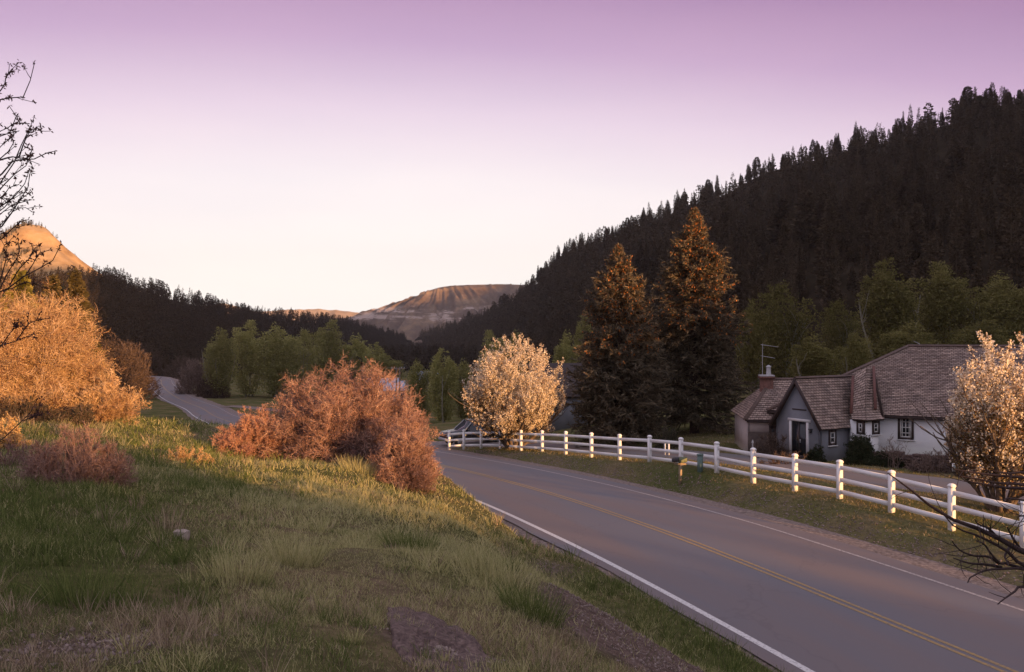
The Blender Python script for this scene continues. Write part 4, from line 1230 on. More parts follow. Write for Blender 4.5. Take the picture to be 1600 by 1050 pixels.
# ------------------------------------------------------------------ white fence
UP = np.array([0, 0, 1.0])
fp = np.array([P(*a) for a in FENCE])
for k in range(len(fp)): fp[k, 2] = .5 * fp[k, 2] + .5 * gp(fp[k, 0], fp[k, 1])
fence = thing('white_fence', fp[0], 'long white three-rail fence with round-capped posts curving along the road', 'fence')


def post_mesh(mb, b, ax, h=1.22, w=.075):
    ay = np.cross(UP, ax)
    mb.box(b + UP * (h / 2 - .15), ax * w, ay * w, UP * (h / 2 + .15))
    # domed cap
    n = 4; prev = None
    rings = [(w * 1.16, 0), (w * 1.16, .035), (w * .98, .07), (w * .55, .098), (.004, .108)]
    V = []
    for r, z in rings:
        for i, j in ((-1, -1), (1, -1), (1, 1), (-1, 1)):
            V.append(b + UP * (h + z) + ax * r * i + ay * r * j)
    Q = [[3, 2, 1, 0]]
    for r in range(len(rings) - 1):
        for k in range(4):
            Q.append([r * 4 + k, r * 4 + (k + 1) % 4, r * 4 + 4 + (k + 1) % 4, r * 4 + 4 + k])
    mb.add(V, quads=Q)


dirs = nrm(np.gradient(fp * np.array([1, 1, 0]), axis=0))
for k in range(len(fp)):
    mb = MB(); post_mesh(mb, fp[k], dirs[k]); mb.build('post', M['fence'], fence)
for k in range(len(fp) - 1):
    a, b = fp[k], fp[k + 1]; ax = nrm(b - a); L = np.linalg.norm(b - a); ay = nrm(np.cross(UP, ax))
    for z in (1.06, .64, .23):
        mb = MB(); mb.box((a + b) / 2 + UP * z, ax * (L / 2 - .074), ay * .022, np.cross(ax, ay) * .075)
        mb.build('rail', M['fence'], fence)


# ------------------------------------------------------------------ house
def roof_plane(mb, A, B, C, D, step=.19, th=.03):
    """shake courses between the eave A-B and the ridge D-C"""
    A, B, C, D = [np.asarray(p, float) for p in (A, B, C, D)]
    n = nrm(np.cross(B - A, D - A)); n = n if n[2] > 0 else -n
    sl = max(np.linalg.norm(D - A), np.linalg.norm(C - B)); nc = max(2, int(sl / step))
    rg = np.random.default_rng(int(abs(A[0] * 100)))
    u0 = nrm(B - A)
    for i in range(nc):
        f0 = i / nc; f1 = (i + 1) / nc
        l0, r0 = A + (D - A) * f0, B + (C - B) * f0; l1, r1 = A + (D - A) * f1, B + (C - B) * f1
        W_ = np.linalg.norm(r0 - l0); m = max(1, int(W_ / .42))
        for k in range(m):
            g0, g1 = k / m, (k + 1) / m
            t = th * (.7 + .7 * rg.random())
            dn = (l0 - l1) / max(np.linalg.norm(l0 - l1), 1e-6) * .03 * rg.random()
            p0, p1 = l0 + (r0 - l0) * g0 + dn, l0 + (r0 - l0) * g1 + dn
            q0, q1 = l1 + (r1 - l1) * g0, l1 + (r1 - l1) * g1
            v = [p0 + n * t, p1 + n * t, q1 + n * .004, q0 + n * .004, p0 - n * .004, p1 - n * .004]
            uv = []
            for a in (p0, p1, q1, q0): uv.append((np.dot(a - A, u0), i * step + (0 if a is p0 or a is p1 else step)))
            mb.add(v, quads=[[0, 1, 2, 3], [4, 5, 1, 0]], uv=uv + [uv[0], uv[1], uv[1], uv[0]])
    # the solid deck under the shakes
    mb.prism([A - n * .006, B - n * .006, C - n * .006, D - n * .006] if np.linalg.norm(C - D) > .05 else [A - n * .006, B - n * .006, C - n * .006], -n * .09)


def ray_plane(px, py, pl):
    d = P(px, py, 1.0) - np.array([0, 0, CZ]); t = np.dot(pl[0] - np.array([0, 0, CZ]), pl[1]) / np.dot(d, pl[1])
    return np.array([0, 0, CZ]) + d * t


def on_wall(A, B, px, py):
    k = (px - CX) / F; A = np.asarray(A); B = np.asarray(B)
    t = (A[0] - k * A[1]) / (k * (B[1] - A[1]) - (B[0] - A[0]))
    p = A + (B - A) * t; d = p[1]
    return np.array([p[0], d, CZ + (CY - py) / F * d])


hb = P(1360, 712, 42.0)
house = thing('white_house', hb, 'white house with steep brown shake roofs and a grey gabled entry', 'house')


def wall(A, B, z0, z1, mat, name='wall', th=.12, gable=None):
    """upright wall slab from A to B (plan points), with an optional gable apex height"""
    A = np.array([A[0], A[1], z0]); B = np.array([B[0], B[1], z0])
    n = nrm(np.cross(B - A, UP))          # towards the camera when A is left of B
    pl = [A, B, B + UP * (z1 - z0), A + UP * (z1 - z0)]
    if gable is not None: pl = pl[:3] + [(A + B) / 2 + UP * (gable - z0)] + pl[3:]
    mb = MB(); mb.prism(pl, -n * th)
    return mb.build(name, mat, house), n


def window(A, B, px0, px1, py0, py1, cols, rows, fr, sash, parent=house, name='window'):
    p0 = on_wall(A, B, px0, py1); p1 = on_wall(A, B, px1, py1); top = on_wall(A, B, (px0 + px1) / 2, py0)[2]
    p1[2] = p0[2] = (p0[2] + p1[2]) / 2
    r = nrm(p1 - p0); n = nrm(np.cross(r, UP)); w = np.linalg.norm(p1 - p0); h = top - p0[2]; c = (p0 + p1) / 2 + UP * h / 2
    f = .055
    mb = MB()
    for s in (-1, 1):
        mb.box(c + r * s * (w / 2), r * f, n * .05, UP * (h / 2 + f))
        mb.box(c + UP * s * (h / 2), r * (w / 2 - f), n * .048, UP * f)
    o = mb.build(name, fr, house)
    mb = MB()
    for s in (-1, 1):
        mb.box(c + r * s * (w / 2 - .085), r * .03, n * .035, UP * (h / 2 - f)); mb.box(c + UP * s * (h / 2 - .085), r * (w / 2 - .115), n * .034, UP * .03)
    mb.box(c, r * (w / 2 - .115), n * .036, UP * .022)
    for i in range(1, cols): mb.box(c + r * (-w / 2 + w * i / cols), r * .02, n * .026, UP * (h / 2 - .115))
    for j in range(1, rows):
        if abs(j / rows - .5) > .01: mb.box(c + UP * (-h / 2 + h * j / rows), r * (w / 2 - .115), n * .024, UP * .019)
    mb.build('sash', sash, o)
    mb = MB(); mb.box(c, r * (w / 2 - .05), n * .014, UP * (h / 2 - .05)); mb.build('pane', M['glass'], o)
    mb = MB(); mb.box(c - UP * (h / 2 + f + .03) + n * .04, r * (w / 2 + .1), n * .07, UP * .028); mb.build('sill', sash, o)
    return o


GZ = CZ - 7.0
# main wing
mdir = nrm(np.array([9.75, -5.2, 0])); mnor = np.array([-mdir[1], mdir[0], 0])      # back into the house
Lm = np.array([18.6, 42.55, 0]) - mdir * 4.3; Rm = Lm + mdir * 25
eav = CZ - 4.0; rid = CZ - .56
wall(Lm, Rm, GZ, eav + .03, M['white_wall'])
bk = mnor * 8.4
wall(Rm + bk, Lm + bk, GZ, eav, M['white_wall']); wall(Lm + bk, Lm, GZ, eav, M['white_wall']); wall(Rm, Rm + bk, GZ, eav, M['white_wall'])
ov = .38
e0 = Lm - mnor * ov - mdir * .5 + UP * (eav - .12); e1 = Rm - mnor * ov + mdir * .5 + UP * (eav - .12)
r0 = Lm + mnor * 4.2 + mdir * 6.4 + UP * rid; r1 = Rm + mnor * 4.2 + UP * rid
b0 = Lm + bk + mnor * ov - mdir * .5 + UP * (eav - .12); b1 = Rm + bk + mnor * ov + mdir * .5 + UP * (eav - .12)
mb = MB(); roof_plane(mb, e0, e1, r1, r0); roof_plane(mb, b1, b0, r0, r1); roof_plane(mb, b0, e0, r0, r0); roof_plane(mb, e1, b1, r1, r1)
roof_main = mb.build('roof', M['roof'], house)
mb = MB()
for a, b in ((r0, r1), (r0, e0), (r0, b0)):
    x = nrm(b - a); y = nrm(np.cross(UP, x)); z = np.cross(x, y); L = np.linalg.norm(b - a)
    for s in (-1, 1): mb.box((a + b) / 2 + y * s * .07 + z * .035 * 1, x * L / 2, (y - z * .55 * s) * .075, z * .018)
mb.build('ridge_cap', M['ridge'], roof_main)
mb = MB(); ax = nrm(e1 - e0); mb.box((e0 + e1) / 2 + mnor * .03 - UP * .09, ax * np.linalg.norm(e1 - e0) / 2, mnor * .02, UP * .08); mb.build('fascia', M['trim_dark'], roof_main)
pv = r0 + (r1 - r0) * .30
mb = MB(); tubes(mb, np.array([[pv - UP * .2, pv + UP * .2, pv + UP * .55]]), .07, .07, 8)
mb.box(pv + UP * .58, mdir * .10, mnor * .05, UP * .05); mb.box(pv + UP * .46, mdir * .10, mnor * .05, UP * .02)
mb.build('vent_pipe', M['metal'], roof_main)
pv2 = r0 + (r1 - r0) * .03
mb = MB(); tubes(mb, np.array([[pv2 - UP * .1, pv2 + UP * .12, pv2 + UP * .12 - mdir * .3 + UP * .16]]), .02, .012, 6); mb.build('lightning_rod', M['metal'], roof_main)
window(Lm, Rm, 1404.5, 1426, 650.5, 685, 4, 4, M['trim_dark'], M['trim_white'])

# gabled entry wing
A = np.array([15.8, 41.0, 0]); B = np.array([14.37, 43.5, 0])         # right and left corner of the gable wall
gd = nrm(np.array([A[0] - B[0], A[1] - B[1], 0])); rd = np.array([-gd[1], gd[0], 0])   # back along the ridge
ez = CZ - 4.38; rz_ = CZ - 2.22
wall(B, A, GZ, ez, M['grey_wall'], gable=rz_ - .06)
A2 = A + rd * 5.2; B2 = B + rd * 5.2
wall(A, A + rd * 2.6, GZ, ez + .02, M['grey_wall']); wall(B2, B, GZ, ez, M['grey_wall'])
mid = (A + B) / 2
fo = -rd * .22
hw = np.linalg.norm(A - B) / 2; slp = (rz_ - ez) / hw
ea = A + gd * .26 + UP * (ez - .26 * slp); eb = B - gd * .30 + UP * (ez - .30 * slp); rg0 = mid + UP * rz_
mb = MB()
roof_plane(mb, ea + fo, ea + rd * 2.75, rg0 + rd * 4.9, rg0 + fo); roof_plane(mb, eb + rd * 4.9, eb + fo, rg0 + fo, rg0 + rd * 4.9)
roof_g = mb.build('roof', M['roof'], house)
mb = MB()
for e in (ea, eb):
    a = e + fo * 1.1; b = rg0 + fo * 1.1; x = nrm(b - a); z = np.cross(x, rd); z = z if z[2] > 0 else -z
    mb.box((a + b) / 2 - z * .06, x * (np.linalg.norm(b - a) / 2 + .02), rd * .02, z * .085)
mb.build('bargeboard', M['trim_dark'], roof_g)
# glazed double door
d0 = on_wall(B, A, 1236, 716); d1 = on_wall(B, A, 1262.5, 716); dt_ = on_wall(B, A, 1248, 658)[2]
r = nrm(np.array([d1[0] - d0[0], d1[1] - d0[1], 0])); n = nrm(np.cross(r, UP)); w = np.linalg.norm((d1 - d0)[:2]); z0 = CZ - 6.55; h = dt_ - z0
c = (d0 + d1) / 2; c[2] = z0 + h / 2
mb = MB()
for s in (-1, 1): mb.box(c + r * s * w / 2, r * .07, n * .07, UP * h / 2)
mb.box(c + UP * (h / 2 + .06), r * (w / 2 + .16), n * .075, UP * .07)
door = mb.build('door', M['trim_white'], house)
mb = MB(); mb.box(c, r * (w / 2 - .07), n * .012, UP * h / 2); mb.build('pane', M['glass'], door)
mb = MB(); mb.box(c, r * .022, n * .04, UP * h / 2)
for s in (-1, 1): mb.box(c + r * s * (w / 2 - .1), r * .03, n * .03, UP * h / 2)
mb.box(c - UP * (h / 2 - .14), r * (w / 2 - .13), n * .03, UP * .14); mb.build('door_leaf', M['trim_dark'], door)
mb = MB(); mb.box(c + r * .09 + n * .05, r * .015, n * .03, UP * .09); mb.build('handle', M['metal'], door)
lc = c + UP * (h / 2 + .62); mb = MB(); mb.box(lc, r * .45, n * .03, UP * .03); mb.build('gable_ledge', M['trim_dark'], house)
lp = on_wall(B, A, 1268, 674) + n * .08
mb = MB(); mb.box(lp, r * .05, n * .05, UP * .08); mb.box(lp + UP * .11, r * .08, n * .08, UP * .02); mb.build('wall_lantern', M['dark_metal'], house)
window(A, A + rd * 2.6, 1295.5, 1305, 673.5, 694, 1, 1, M['trim_dark'], M['trim_white'])

# faceted bay between the wings
EL, EM, ER = P(1331.5, 655, 41.45), P(1354, 657, 40.75), P(1382, 655, 41.2)
TL, TM, TR = P(1333, 588.5, 43.3), P(1353, 574.5, 43.5), P(1365, 573.5, 43.6)
vs = [None] + [np.array([p_[0], p_[1] + .28, 0]) for p_ in (EL + np.array([.05, 0, 0]), EM, ER - np.array([.18, 0, 0]))]
bk_ = np.array([.6, 2.2, 0])
mb = MB(); mb.prism([v_ + UP * GZ for v_ in (vs[1], vs[2], vs[3], vs[3] + bk_, vs[1] + bk_)], UP * (CZ - 4.40 - GZ)); mb.build('bay_wall', M['white_wall'], house)
fl = .16
ML, MM, MR = [a + (b - a) * fl + np.array([0, .14, -.10]) for a, b in ((EL, TL), (EM, TM), (ER, TR))]
mb = MB(); roof_plane(mb, EL, EM, MM, ML); roof_plane(mb, EM, ER, MR, MM); roof_plane(mb, ML, MM, TM, TL); roof_plane(mb, MM, MR, TR, TM)
roof_plane(mb, ER, ER + np.array([.5, 1.9, .0]), TR, TR)
roof_b = mb.build('roof', M['roof'], house)
mb = MB()
for a, b in ((ML, TL), (P(1368, 640, 41.5), TR)):
    x = nrm(b - a); y = nrm(np.cross(UP, x)); z = np.cross(x, y); z = z if z[2] > 0 else -z
    mb.box((a + b) / 2 + z * .05, x * np.linalg.norm(b - a) / 2, y * .07, z * .05)
mb.build('valley_flashing', M['flashing'], roof_b)
window(vs[1], vs[2], 1340.5, 1349.5, 659.5, 677, 1, 2, M['trim_dark'], M['trim_white'])
window(vs[2], vs[3], 1363.5, 1372.5, 659.5, 677, 1, 2, M['trim_dark'], M['trim_white'])

# low wing with the chimney
C0 = np.array([13.15, 44.6, 0]); cd = nrm(np.array([1, -.13, 0])); cn = np.array([-cd[1], cd[0], 0])
C1 = C0 + cd * 3.6; ez2 = CZ - 4.52; rz2 = CZ - 2.52
wall(C0, C1, CZ - 5.35, ez2, M['pale_wall']); wall(C0 - cn * .05, C1 - cn * .05, GZ, CZ - 5.352, M['brown_wall'], th=.2)
wall(C0 + cn * 5.0, C0, GZ, ez2, M['pale_wall'])
q0 = C0 - cn * .3 - cd * .2 + UP * (ez2 - .12); q1 = C1 - cn * .3 + UP * (ez2 - .12); s0 = C0 + cn * 2.5 + cd * 1.75 + UP * rz2; s1 = C1 + cn * 2.5 + UP * rz2
t0 = C0 + cn * 5.3 - cd * .2 + UP * (ez2 - .12); t1 = C1 + cn * 5.3 + UP * (ez2 - .12)
mb = MB(); roof_plane(mb, q0, q1, s1, s0); roof_plane(mb, t1, t0, s0, s1); roof_plane(mb, t0, q0, s0, s0)
roof_c = mb.build('roof', M['roof'], house)
mb = MB(); mb.box((q0 + q1) / 2 + cn * .03 - UP * .08, cd * 1.8, cn * .02, UP * .07); mb.build('fascia', M['trim_dark'], roof_c)
window(C0, C1, 1203, 1213, 666, 686, 1, 2, M['trim_dark'], M['trim_dark'])
ch = P(1197.5, 604, 46.5); ch[2] = CZ - 2.9
mb = MB(); mb.box(ch - UP * .9, cd * .33, cn * .33, UP * 1.45)
mb.box(ch + UP * .50, cd * .42, cn * .42, UP * .06)
chim = mb.build('chimney', M['brick'], house)
mb = MB(); mb.box(ch + UP * .60, cd * .40, cn * .40, UP * .04)
tubes(mb, np.array([[ch + UP * .64 + cd * .12, ch + UP * .85 + cd * .12, ch + UP * 1.10 + cd * .12]]), .15, .11, 10)
tubes(mb, np.array([[ch + UP * 1.10 + cd * .12, ch + UP * 1.18 + cd * .12, ch + UP * 1.22 + cd * .12]]), .16, .02, 10)
mb.build('flue', M['metal'], chim)
an0 = ch - cd * .22
mb = MB(); tubes(mb, np.array([[an0, an0 + UP * 1.2, an0 + UP * 2.45]]), .02, .016, 5)
for z, L in ((2.40, 1.0), (1.75, .8)):
    a = an0 + UP * z - cd * .1; b = a + cd * L - UP * .14
    tubes(mb, np.array([[a, (a + b) / 2, b]]), .016, .014, 4)
    for k in range(6):
        p_ = a + (b - a) * (k + .5) / 6; tubes(mb, np.array([[p_ - cn * .35, p_, p_ + cn * .35]]), .008, .008, 4)
mb.build('antenna', M['metal'], chim)
mb = MB()
for a, b in ((s0, s1), (s0, q0), (rg0 + fo, rg0 + rd * 4.9)):
    x = nrm(b - a); y = nrm(np.cross(UP, x)); z = np.cross(x, y)
    for s in (-1, 1): mb.box((a + b) / 2 + y * s * .06 + z * .035, x * np.linalg.norm(b - a) / 2, (y - z * .6 * s) * .065, z * .016)
mb.build('ridge_cap', M['ridge'], roof_c)

# ------------------------------------------------------------------ around the house
rng = np.random.default_rng(91)
sw = spline([P(1345, 715, 39.2), P(1400, 716, 38.0), P(1450, 720, 36.6), P(1500, 726, 35.0), P(1560, 736, 33.4)], .3)
mb = MB()
for k in range(0, len(sw) - 1):
    a, b = sw[k], sw[k + 1]; x = nrm((b - a) * np.array([1, 1, 0])); y = np.cross(UP, x); g = gp(a[0], a[1]); zt = g + .62
    z = g - .2
    while z < zt:
        hh = .10 + .08 * rng.random(); j = rng.random() * .05
        mb.box((a + b) / 2 * np.array([1, 1, 0]) + UP * (z + hh / 2) - y * j, x * (.17 + .03 * rng.random()), y * .16, UP * hh * .48); z += hh
tag(mb.build('stone_wall', M['stone'], loc=tuple(sw[0])), 'low dry-stacked stone retaining wall in front of the white house', 'wall')
shrub('shrub', 'dark pointed evergreen shrub below the two small bay windows', base_at(1345, 722, 38.6), .75, .6, 1.5, 90, 10, 8, (M['bark_dark'], M['dark_shrub'], M['dark_shrub']), rng, leafn=3, leafs=.06, tw=.014, gspread=.4)
shrub('shrub', 'low dark evergreen shrub sprawling right of the pointed one', base_at(1385, 728, 37.8), 1.2, .6, .75, 90, 10, 8, (M['bark_dark'], M['dark_shrub'], M['dark_shrub']), rng, leafn=3, leafs=.06, tw=.014, gspread=.7)
shrub('shrub', 'small dark bush at the right foot of the glazed door', base_at(1273, 716, 40.4), .5, .45, .95, 60, 9, 8, (M['bark_dark'], M['dark_shrub'], M['dark_shrub']), rng, leafn=2, leafs=.06, tw=.014, gspread=.4)
shrub('shrub', 'bare brown shrub in front of the low wing window', base_at(1205, 712, 42.0), 1.2, .6, 1.55, 60, 9, 8, (M['grey_twig'], M['thicket'], M['thicket']), rng, tw=.014, gspread=.5)
shrub('shrub', 'low bare brush beside the driveway in front of the glazed door', base_at(1228, 728, 38.6), 1.3, .6, .7, 60, 9, 8, (M['grey_twig'], M['thicket'], M['thicket']), rng, leafn=1, leafs=.04, tw=.012, gspread=.7)
shrub('hedge', 'clipped grey-purple bare hedge behind the small white sign', base_at(1475, 735, 35.6), 1.6, .55, 1.05, 160, 10, 8, (M['grey_twig'], M['grey_twig'], M['thicket']), rng, cat='hedge', tw=.012, gspread=.85)
shrub('shrub', 'dark leafless shrub between the hedge and the pear tree trunk', base_at(1528, 745, 33.8), 1.0, .6, .9, 70, 9, 8, (M['grey_twig'], M['thicket'], M['thicket']), rng, tw=.012, gspread=.7)
shrub('sapling', 'thin bare ornamental sapling in front of the large paned window', base_at(1396, 722, 37.2), .85, .6, 1.9, 16, 7, 6, (M['grey_twig'], M['grey_twig'], M['grey_twig']), rng, cat='sapling', tw=.010, gspread=.08, low=.35)
shrub('shrub', 'dusky grey-leaved shrub between the two spruce trunks', base_at(1046, 700, 50.0), 1.0, .7, 1.4, 70, 9, 8, (M['grey_twig'], M['grey_twig'], M['dark_shrub']), rng, leafn=2, leafs=.06, tw=.016, gspread=.4)
p0 = hitb(1492, 744); pc = P(1492, 730, p0[1])
sg = thing('yard_sign', p0, 'small pale yard sign with green lines by the driveway edge', 'sign')
fx = np.array([.97, .24, 0]); fn = np.array([.24, -.97, 0])
mb = MB(); mb.box(pc, fx * .135, fn * .012, UP * .17); mb.build('panel', M['fence'], sg)
mb = MB()
for z, l in ((.11, .10), (.05, .09), (-.01, .10), (-.07, .08), (-.12, .05)): mb.box(pc + UP * z + fn * .014, fx * l, fn * .003, UP * .016)
mb.build('lettering', M['green_post'], sg)
mb = MB(); tubes(mb, np.array([[p0 - UP * .2, (p0 + pc) / 2, pc - UP * .17]]), .02, .02, 6); mb.build('post', M['dark_metal'], sg)
# mailbox, pedestal, marker posts
b = hitb(1063, 757); mx_ = nrm(np.array([.55, -.83, 0])); my_ = np.cross(UP, mx_)
ml = thing('mailbox', b, 'dark mailbox and yellow newspaper box on a wooden post by the road', 'mailbox')
mb = MB(); mb.box(b + UP * .45, mx_ * .05, my_ * .05, UP * .62); mb.build('post', M['wood_post'], ml)
c = b + UP * 1.02 - np.array([.14, 0, 0])
fr_ = np.array([-.83, -.55, 0]); sd = np.array([-.55, .83, 0]) * -1
arch = [(-.085, 0), (.085, 0), (.085, .11), (.06, .165), (0, .19), (-.06, .165), (-.085, .11)]
mb = MB(); mb.prism([c + sd * u + UP * (w_ - .08) + fr_ * .20 for u, w_ in arch], -fr_ * .46); bx = mb.build('box', M['dark_metal'], ml)
mb = MB(); mb.prism([c + sd * u * 1.06 + UP * (w_ * 1.04 - .084) + fr_ * .215 for u, w_ in arch], -fr_ * .02); mb.build('door', M['dark_metal'], bx)
c2 = b + UP * 1.02 + np.array([.11, -.02, 0])
mb = MB(); mb.box(c2, sd * .065, fr_ * .18, UP * .11); mb.build('newspaper_box', M['yellow_tube'], ml)
mb = MB(); mb.box(b + UP * .84, np.array([.24, 0, 0]), np.array([0, .05, 0]), UP * .035); mb.build('bracket', M['wood_post'], ml)
b = hitb(1094, 737.5)
pd_ = thing('utility_pedestal', b, 'short green utility pedestal standing in the grass before the fence', 'utility box')
mb = MB(); mb.box(b + UP * .30, mx_ * .085, my_ * .085, UP * .40); mb.build('body', M['green_post'], pd_)
mb = MB(); mb.box(b + UP * .73, mx_ * .10, my_ * .10, UP * .035); mb.build('cap', M['green_post'], pd_)
for px, py, d, lab in ((1039, 712, 39.8, 'left of two short white stakes behind the fence'), (1045, 712.5, 39.7, 'right of two short white stakes behind the fence')):
    b = hitb(px, py); mb = MB(); mb.box(b + UP * .30, np.array([.04, 0, 0]), np.array([0, .04, 0]), UP * .42); mb.box(b + UP * .73, np.array([.045, 0, 0]), np.array([0, .045, 0]), UP * .012)
    tag(mb.build('stake', M['fence'], loc=tuple(b)), lab, 'stake', 'white stakes behind the fence')
b = base_at(1176, 735, 34.5); mb = MB(); tubes(mb, np.array([[b - UP * .2, b + UP * .6, b + UP * 1.25]]), .035, .03, 7); tubes(mb, np.array([[b + UP * 1.25, b + UP * 1.31, b + UP * 1.38]]), .055, .015, 8)
tag(mb.build('marker_post', M['metal'], loc=tuple(b)), 'thin grey knob-topped marker post rising behind a fence post', 'post')

# ------------------------------------------------------------------ dark car behind the fence
b = P(738, 700, 60.5); b[2] = gp(b[0], b[1])
car = thing('parked_car', b, 'dark pickup truck parked on the driveway behind the far fence end', 'pickup truck')
cx = nrm(np.array([.86, .5, 0])); cy = np.cross(UP, cx)            # cx: towards its tail, cy: across


def car_pt(u, v_, w_): return b + cx * u + cy * v_ + UP * w_


prof_ = [(-2.3, .45), (-2.35, .75), (-2.2, 1.0), (-1.1, 1.12), (1.15, 1.12), (1.15, 1.10), (2.75, 1.12), (2.8, .55), (2.7, .42)]
mb = MB(); mb.prism([car_pt(u, -.92, w_) for u, w_ in prof_], cy * 1.84); mb.build('body', M['car'], car)
lo = [car_pt(-1.1, s * .86, 1.12) for s in (-1, 1)] + [car_pt(1.1, s * .86, 1.12) for s in (1, -1)]
hi = [car_pt(-.35, s * .68, 1.78) for s in (-1, 1)] + [car_pt(.75, s * .68, 1.78) for s in (1, -1)]
mb = MB(); mb.add(lo + hi, quads=[[0, 1, 5, 4], [1, 2, 6, 5], [2, 3, 7, 6], [3, 0, 4, 7]]); cab = mb.build('cab_glass', M['glass'], car)
mb = MB(); mb.prism([h_ + UP * .0 for h_ in hi], UP * .06); mb.build('cab_roof', M['car'], car)
for l_, h_ in zip(lo, hi):
    mb = MB(); tubes(mb, np.array([[l_, (l_ + h_) / 2, h_]]), .045, .045, 5); mb.build('window_pillar', M['metal'], car)
for u in (-1.5, 1.75):
    for s in (-1, 1):
        cw = car_pt(u, s * .84, .38); an_ = np.linspace(0, 2 * math.pi, 17)[:-1]
        mb = MB(); mb.prism([cw + cx * math.cos(q) * .38 + UP * math.sin(q) * .38 - cy * .12 for q in an_], cy * .24); wh = mb.build('wheel', M['black'], car)
        mb = MB(); mb.prism([cw + cx * math.cos(q) * .22 + UP * math.sin(q) * .22 - cy * .135 for q in an_], cy * .27); mb.build('rim', M['metal'], wh)
for s in (-1, 1):
    mb = MB(); mb.box(car_pt(-2.34, s * .68, .82), cx * .04, cy * .16, UP * .085); mb.build('headlight', M['metal'], car)
mb = MB(); mb.box(car_pt(-2.36, 0, .5), cx * .06, cy * .88, UP * .09); mb.build('bumper', M['metal'], car)
mb = MB(); mb.box(car_pt(-2.34, 0, .78), cx * .03, cy * .45, UP * .12); mb.build('grille', M['dark_metal'], car)
for s in (-1, 1):
    mb = MB(); mb.box(car_pt(-.85, s * 1.02, 1.2), cx * .05, cy * .10, UP * .08); mb.build('mirror', M['car'], car)


# ------------------------------------------------------------------ other buildings
def cottage(name, label, b, ax, L, D, H, RH_, wm, rm, chimney=False, wins=2):
    b = np.array(b); ax = nrm(np.array([ax[0], ax[1], 0])); ay = np.array([-ax[1], ax[0], 0])
    t = thing(name, b, label, 'house')
    mb = MB()
    for s in (-1, 1):
        p0_, p1_ = b - ax * L / 2 + ay * s * D / 2, b + ax * L / 2 + ay * s * D / 2
        mb.prism([p0_ - UP * .6, p1_ - UP * .6, p1_ + UP * H, p0_ + UP * H], -ay * s * .15)
        q0_, q1_ = b + ax * s * L / 2 - ay * (D / 2 - .155), b + ax * s * L / 2 + ay * (D / 2 - .155)
        mb.prism([q0_ - UP * .6, q1_ - UP * .6, q1_ + UP * H, (q0_ + q1_) / 2 + UP * (H + RH_ * .95), q0_ + UP * H], -ax * s * .15)
    mb.build('wall', wm, t)
    mb = MB(); o_ = .35
    for s in (-1, 1):
        e_ = UP * (H - .35 * RH_ * 2 / D) + ay * s * (D / 2 + o_)
        p = [b - ax * (L / 2 + o_) + e_, b + ax * (L / 2 + o_) + e_, b + ax * (L / 2 + o_) + UP * (H + RH_), b - ax * (L / 2 + o_) + UP * (H + RH_)]
        mb.prism(p, UP * .12)
    ro = mb.build('roof', rm, t)
    for k in range(wins):
        c_ = b + ax * (L * ((k + .5) / wins - .5)) - ay * (D / 2 + .02) + UP * H * .55
        mb = MB()
        for s in (-1, 1): mb.box(c_ + ax * s * .45, ax * .06, ay * .05, UP * .56); mb.box(c_ + UP * s * .5, ax * .39, ay * .045, UP * .06)
        w_ = mb.build('window', M['trim_white'], t)
        mb = MB(); mb.box(c_, ax * .39, ay * .02, UP * .44); mb.build('pane', M['glass'], w_)
    c_ = b + ax * (L / 2 + .02) + UP * 1.0; mb = MB(); mb.box(c_, ax * .04, ay * .48, UP * 1.0); mb.build('door', M['trim_dark'], t)
    return t


b = base_at(905, 668, 76); cottage('farmhouse', 'dark-roofed farmhouse hidden behind the shorter spruce', b, (1, .25), 9.5, 6, 2.9, 2.6, M['grey_wall'], M['trim_dark'], wins=3)
b = base_at(985, 690, 62); cottage('shed', 'pale-walled shed in the shade between the two spruces', b, (1, -.1), 3.2, 3, 2.1, 1.0, M['pale_wall'], M['trim_dark'], wins=1)
for px, py, d, L, lab in ((598, 628, 168, 6.0, 'white cabin with pale blue roof left of the utility pole'), (617, 634, 160, 4.6, 'smaller pale cabin with blue roof right behind the utility pole'),
                          (742, 628, 150, 5.0, 'blue-roofed cabin peeping past the left of the round pear tree'), (665, 618, 165, 5, 'small pale cabin among the cottonwoods right of the utility pole')):
    b = base_at(px, py, d); b[2] = CZ + (CY - py + 6) / F * d; cottage('cabin', lab, b, (1, .3), L, 4.5, 2.6, 1.5, M['pale_wall'], M['blue_roof'])['group'] = 'blue-roofed cabins in the valley'

# utility pole
b = base_at(622, 655, 140); tp = P(622, 573, 140)
up_ = thing('utility_pole', b, 'twin wooden utility pole with a crossarm above the red-brown shrub', 'utility pole')
mb = MB()
for s in (-.28, .28):
    x = np.array([s, 0, 0]); tubes(mb, np.array([[b + x - UP * .5, (b + tp) / 2 + x, tp + x]]), .17, .12, 7)
mb.build('pole', M['pole'], up_)
mb = MB(); mb.box(tp - UP * .35, np.array([1.25, .2, 0]), np.array([0, .07, 0]), UP * .08); ca = mb.build('crossarm', M['pole'], up_)
for s in (-1.05, -.6, .6, 1.05):
    mb = MB(); q = tp + np.array([s, .16 * s, -.27]); tubes(mb, np.array([[q, q + UP * .14, q + UP * .26]]), .07, .05, 6); mb.build('insulator', M['metal'], ca)
a = tp + np.array([-1.05, -.17, -.05]); c_ = P(520, 568, 190); t = np.linspace(0, 1, 9)[:, None]; wv = a * (1 - t) + c_ * t; wv[:, 2] -= (1.1 * 4 * t * (1 - t))[:, 0]
mb = MB(); tubes(mb, wv[None], .018, .018, 4); mb.build('wire', M['pale_stone'], up_)

# ------------------------------------------------------------------ rocks
import bmesh


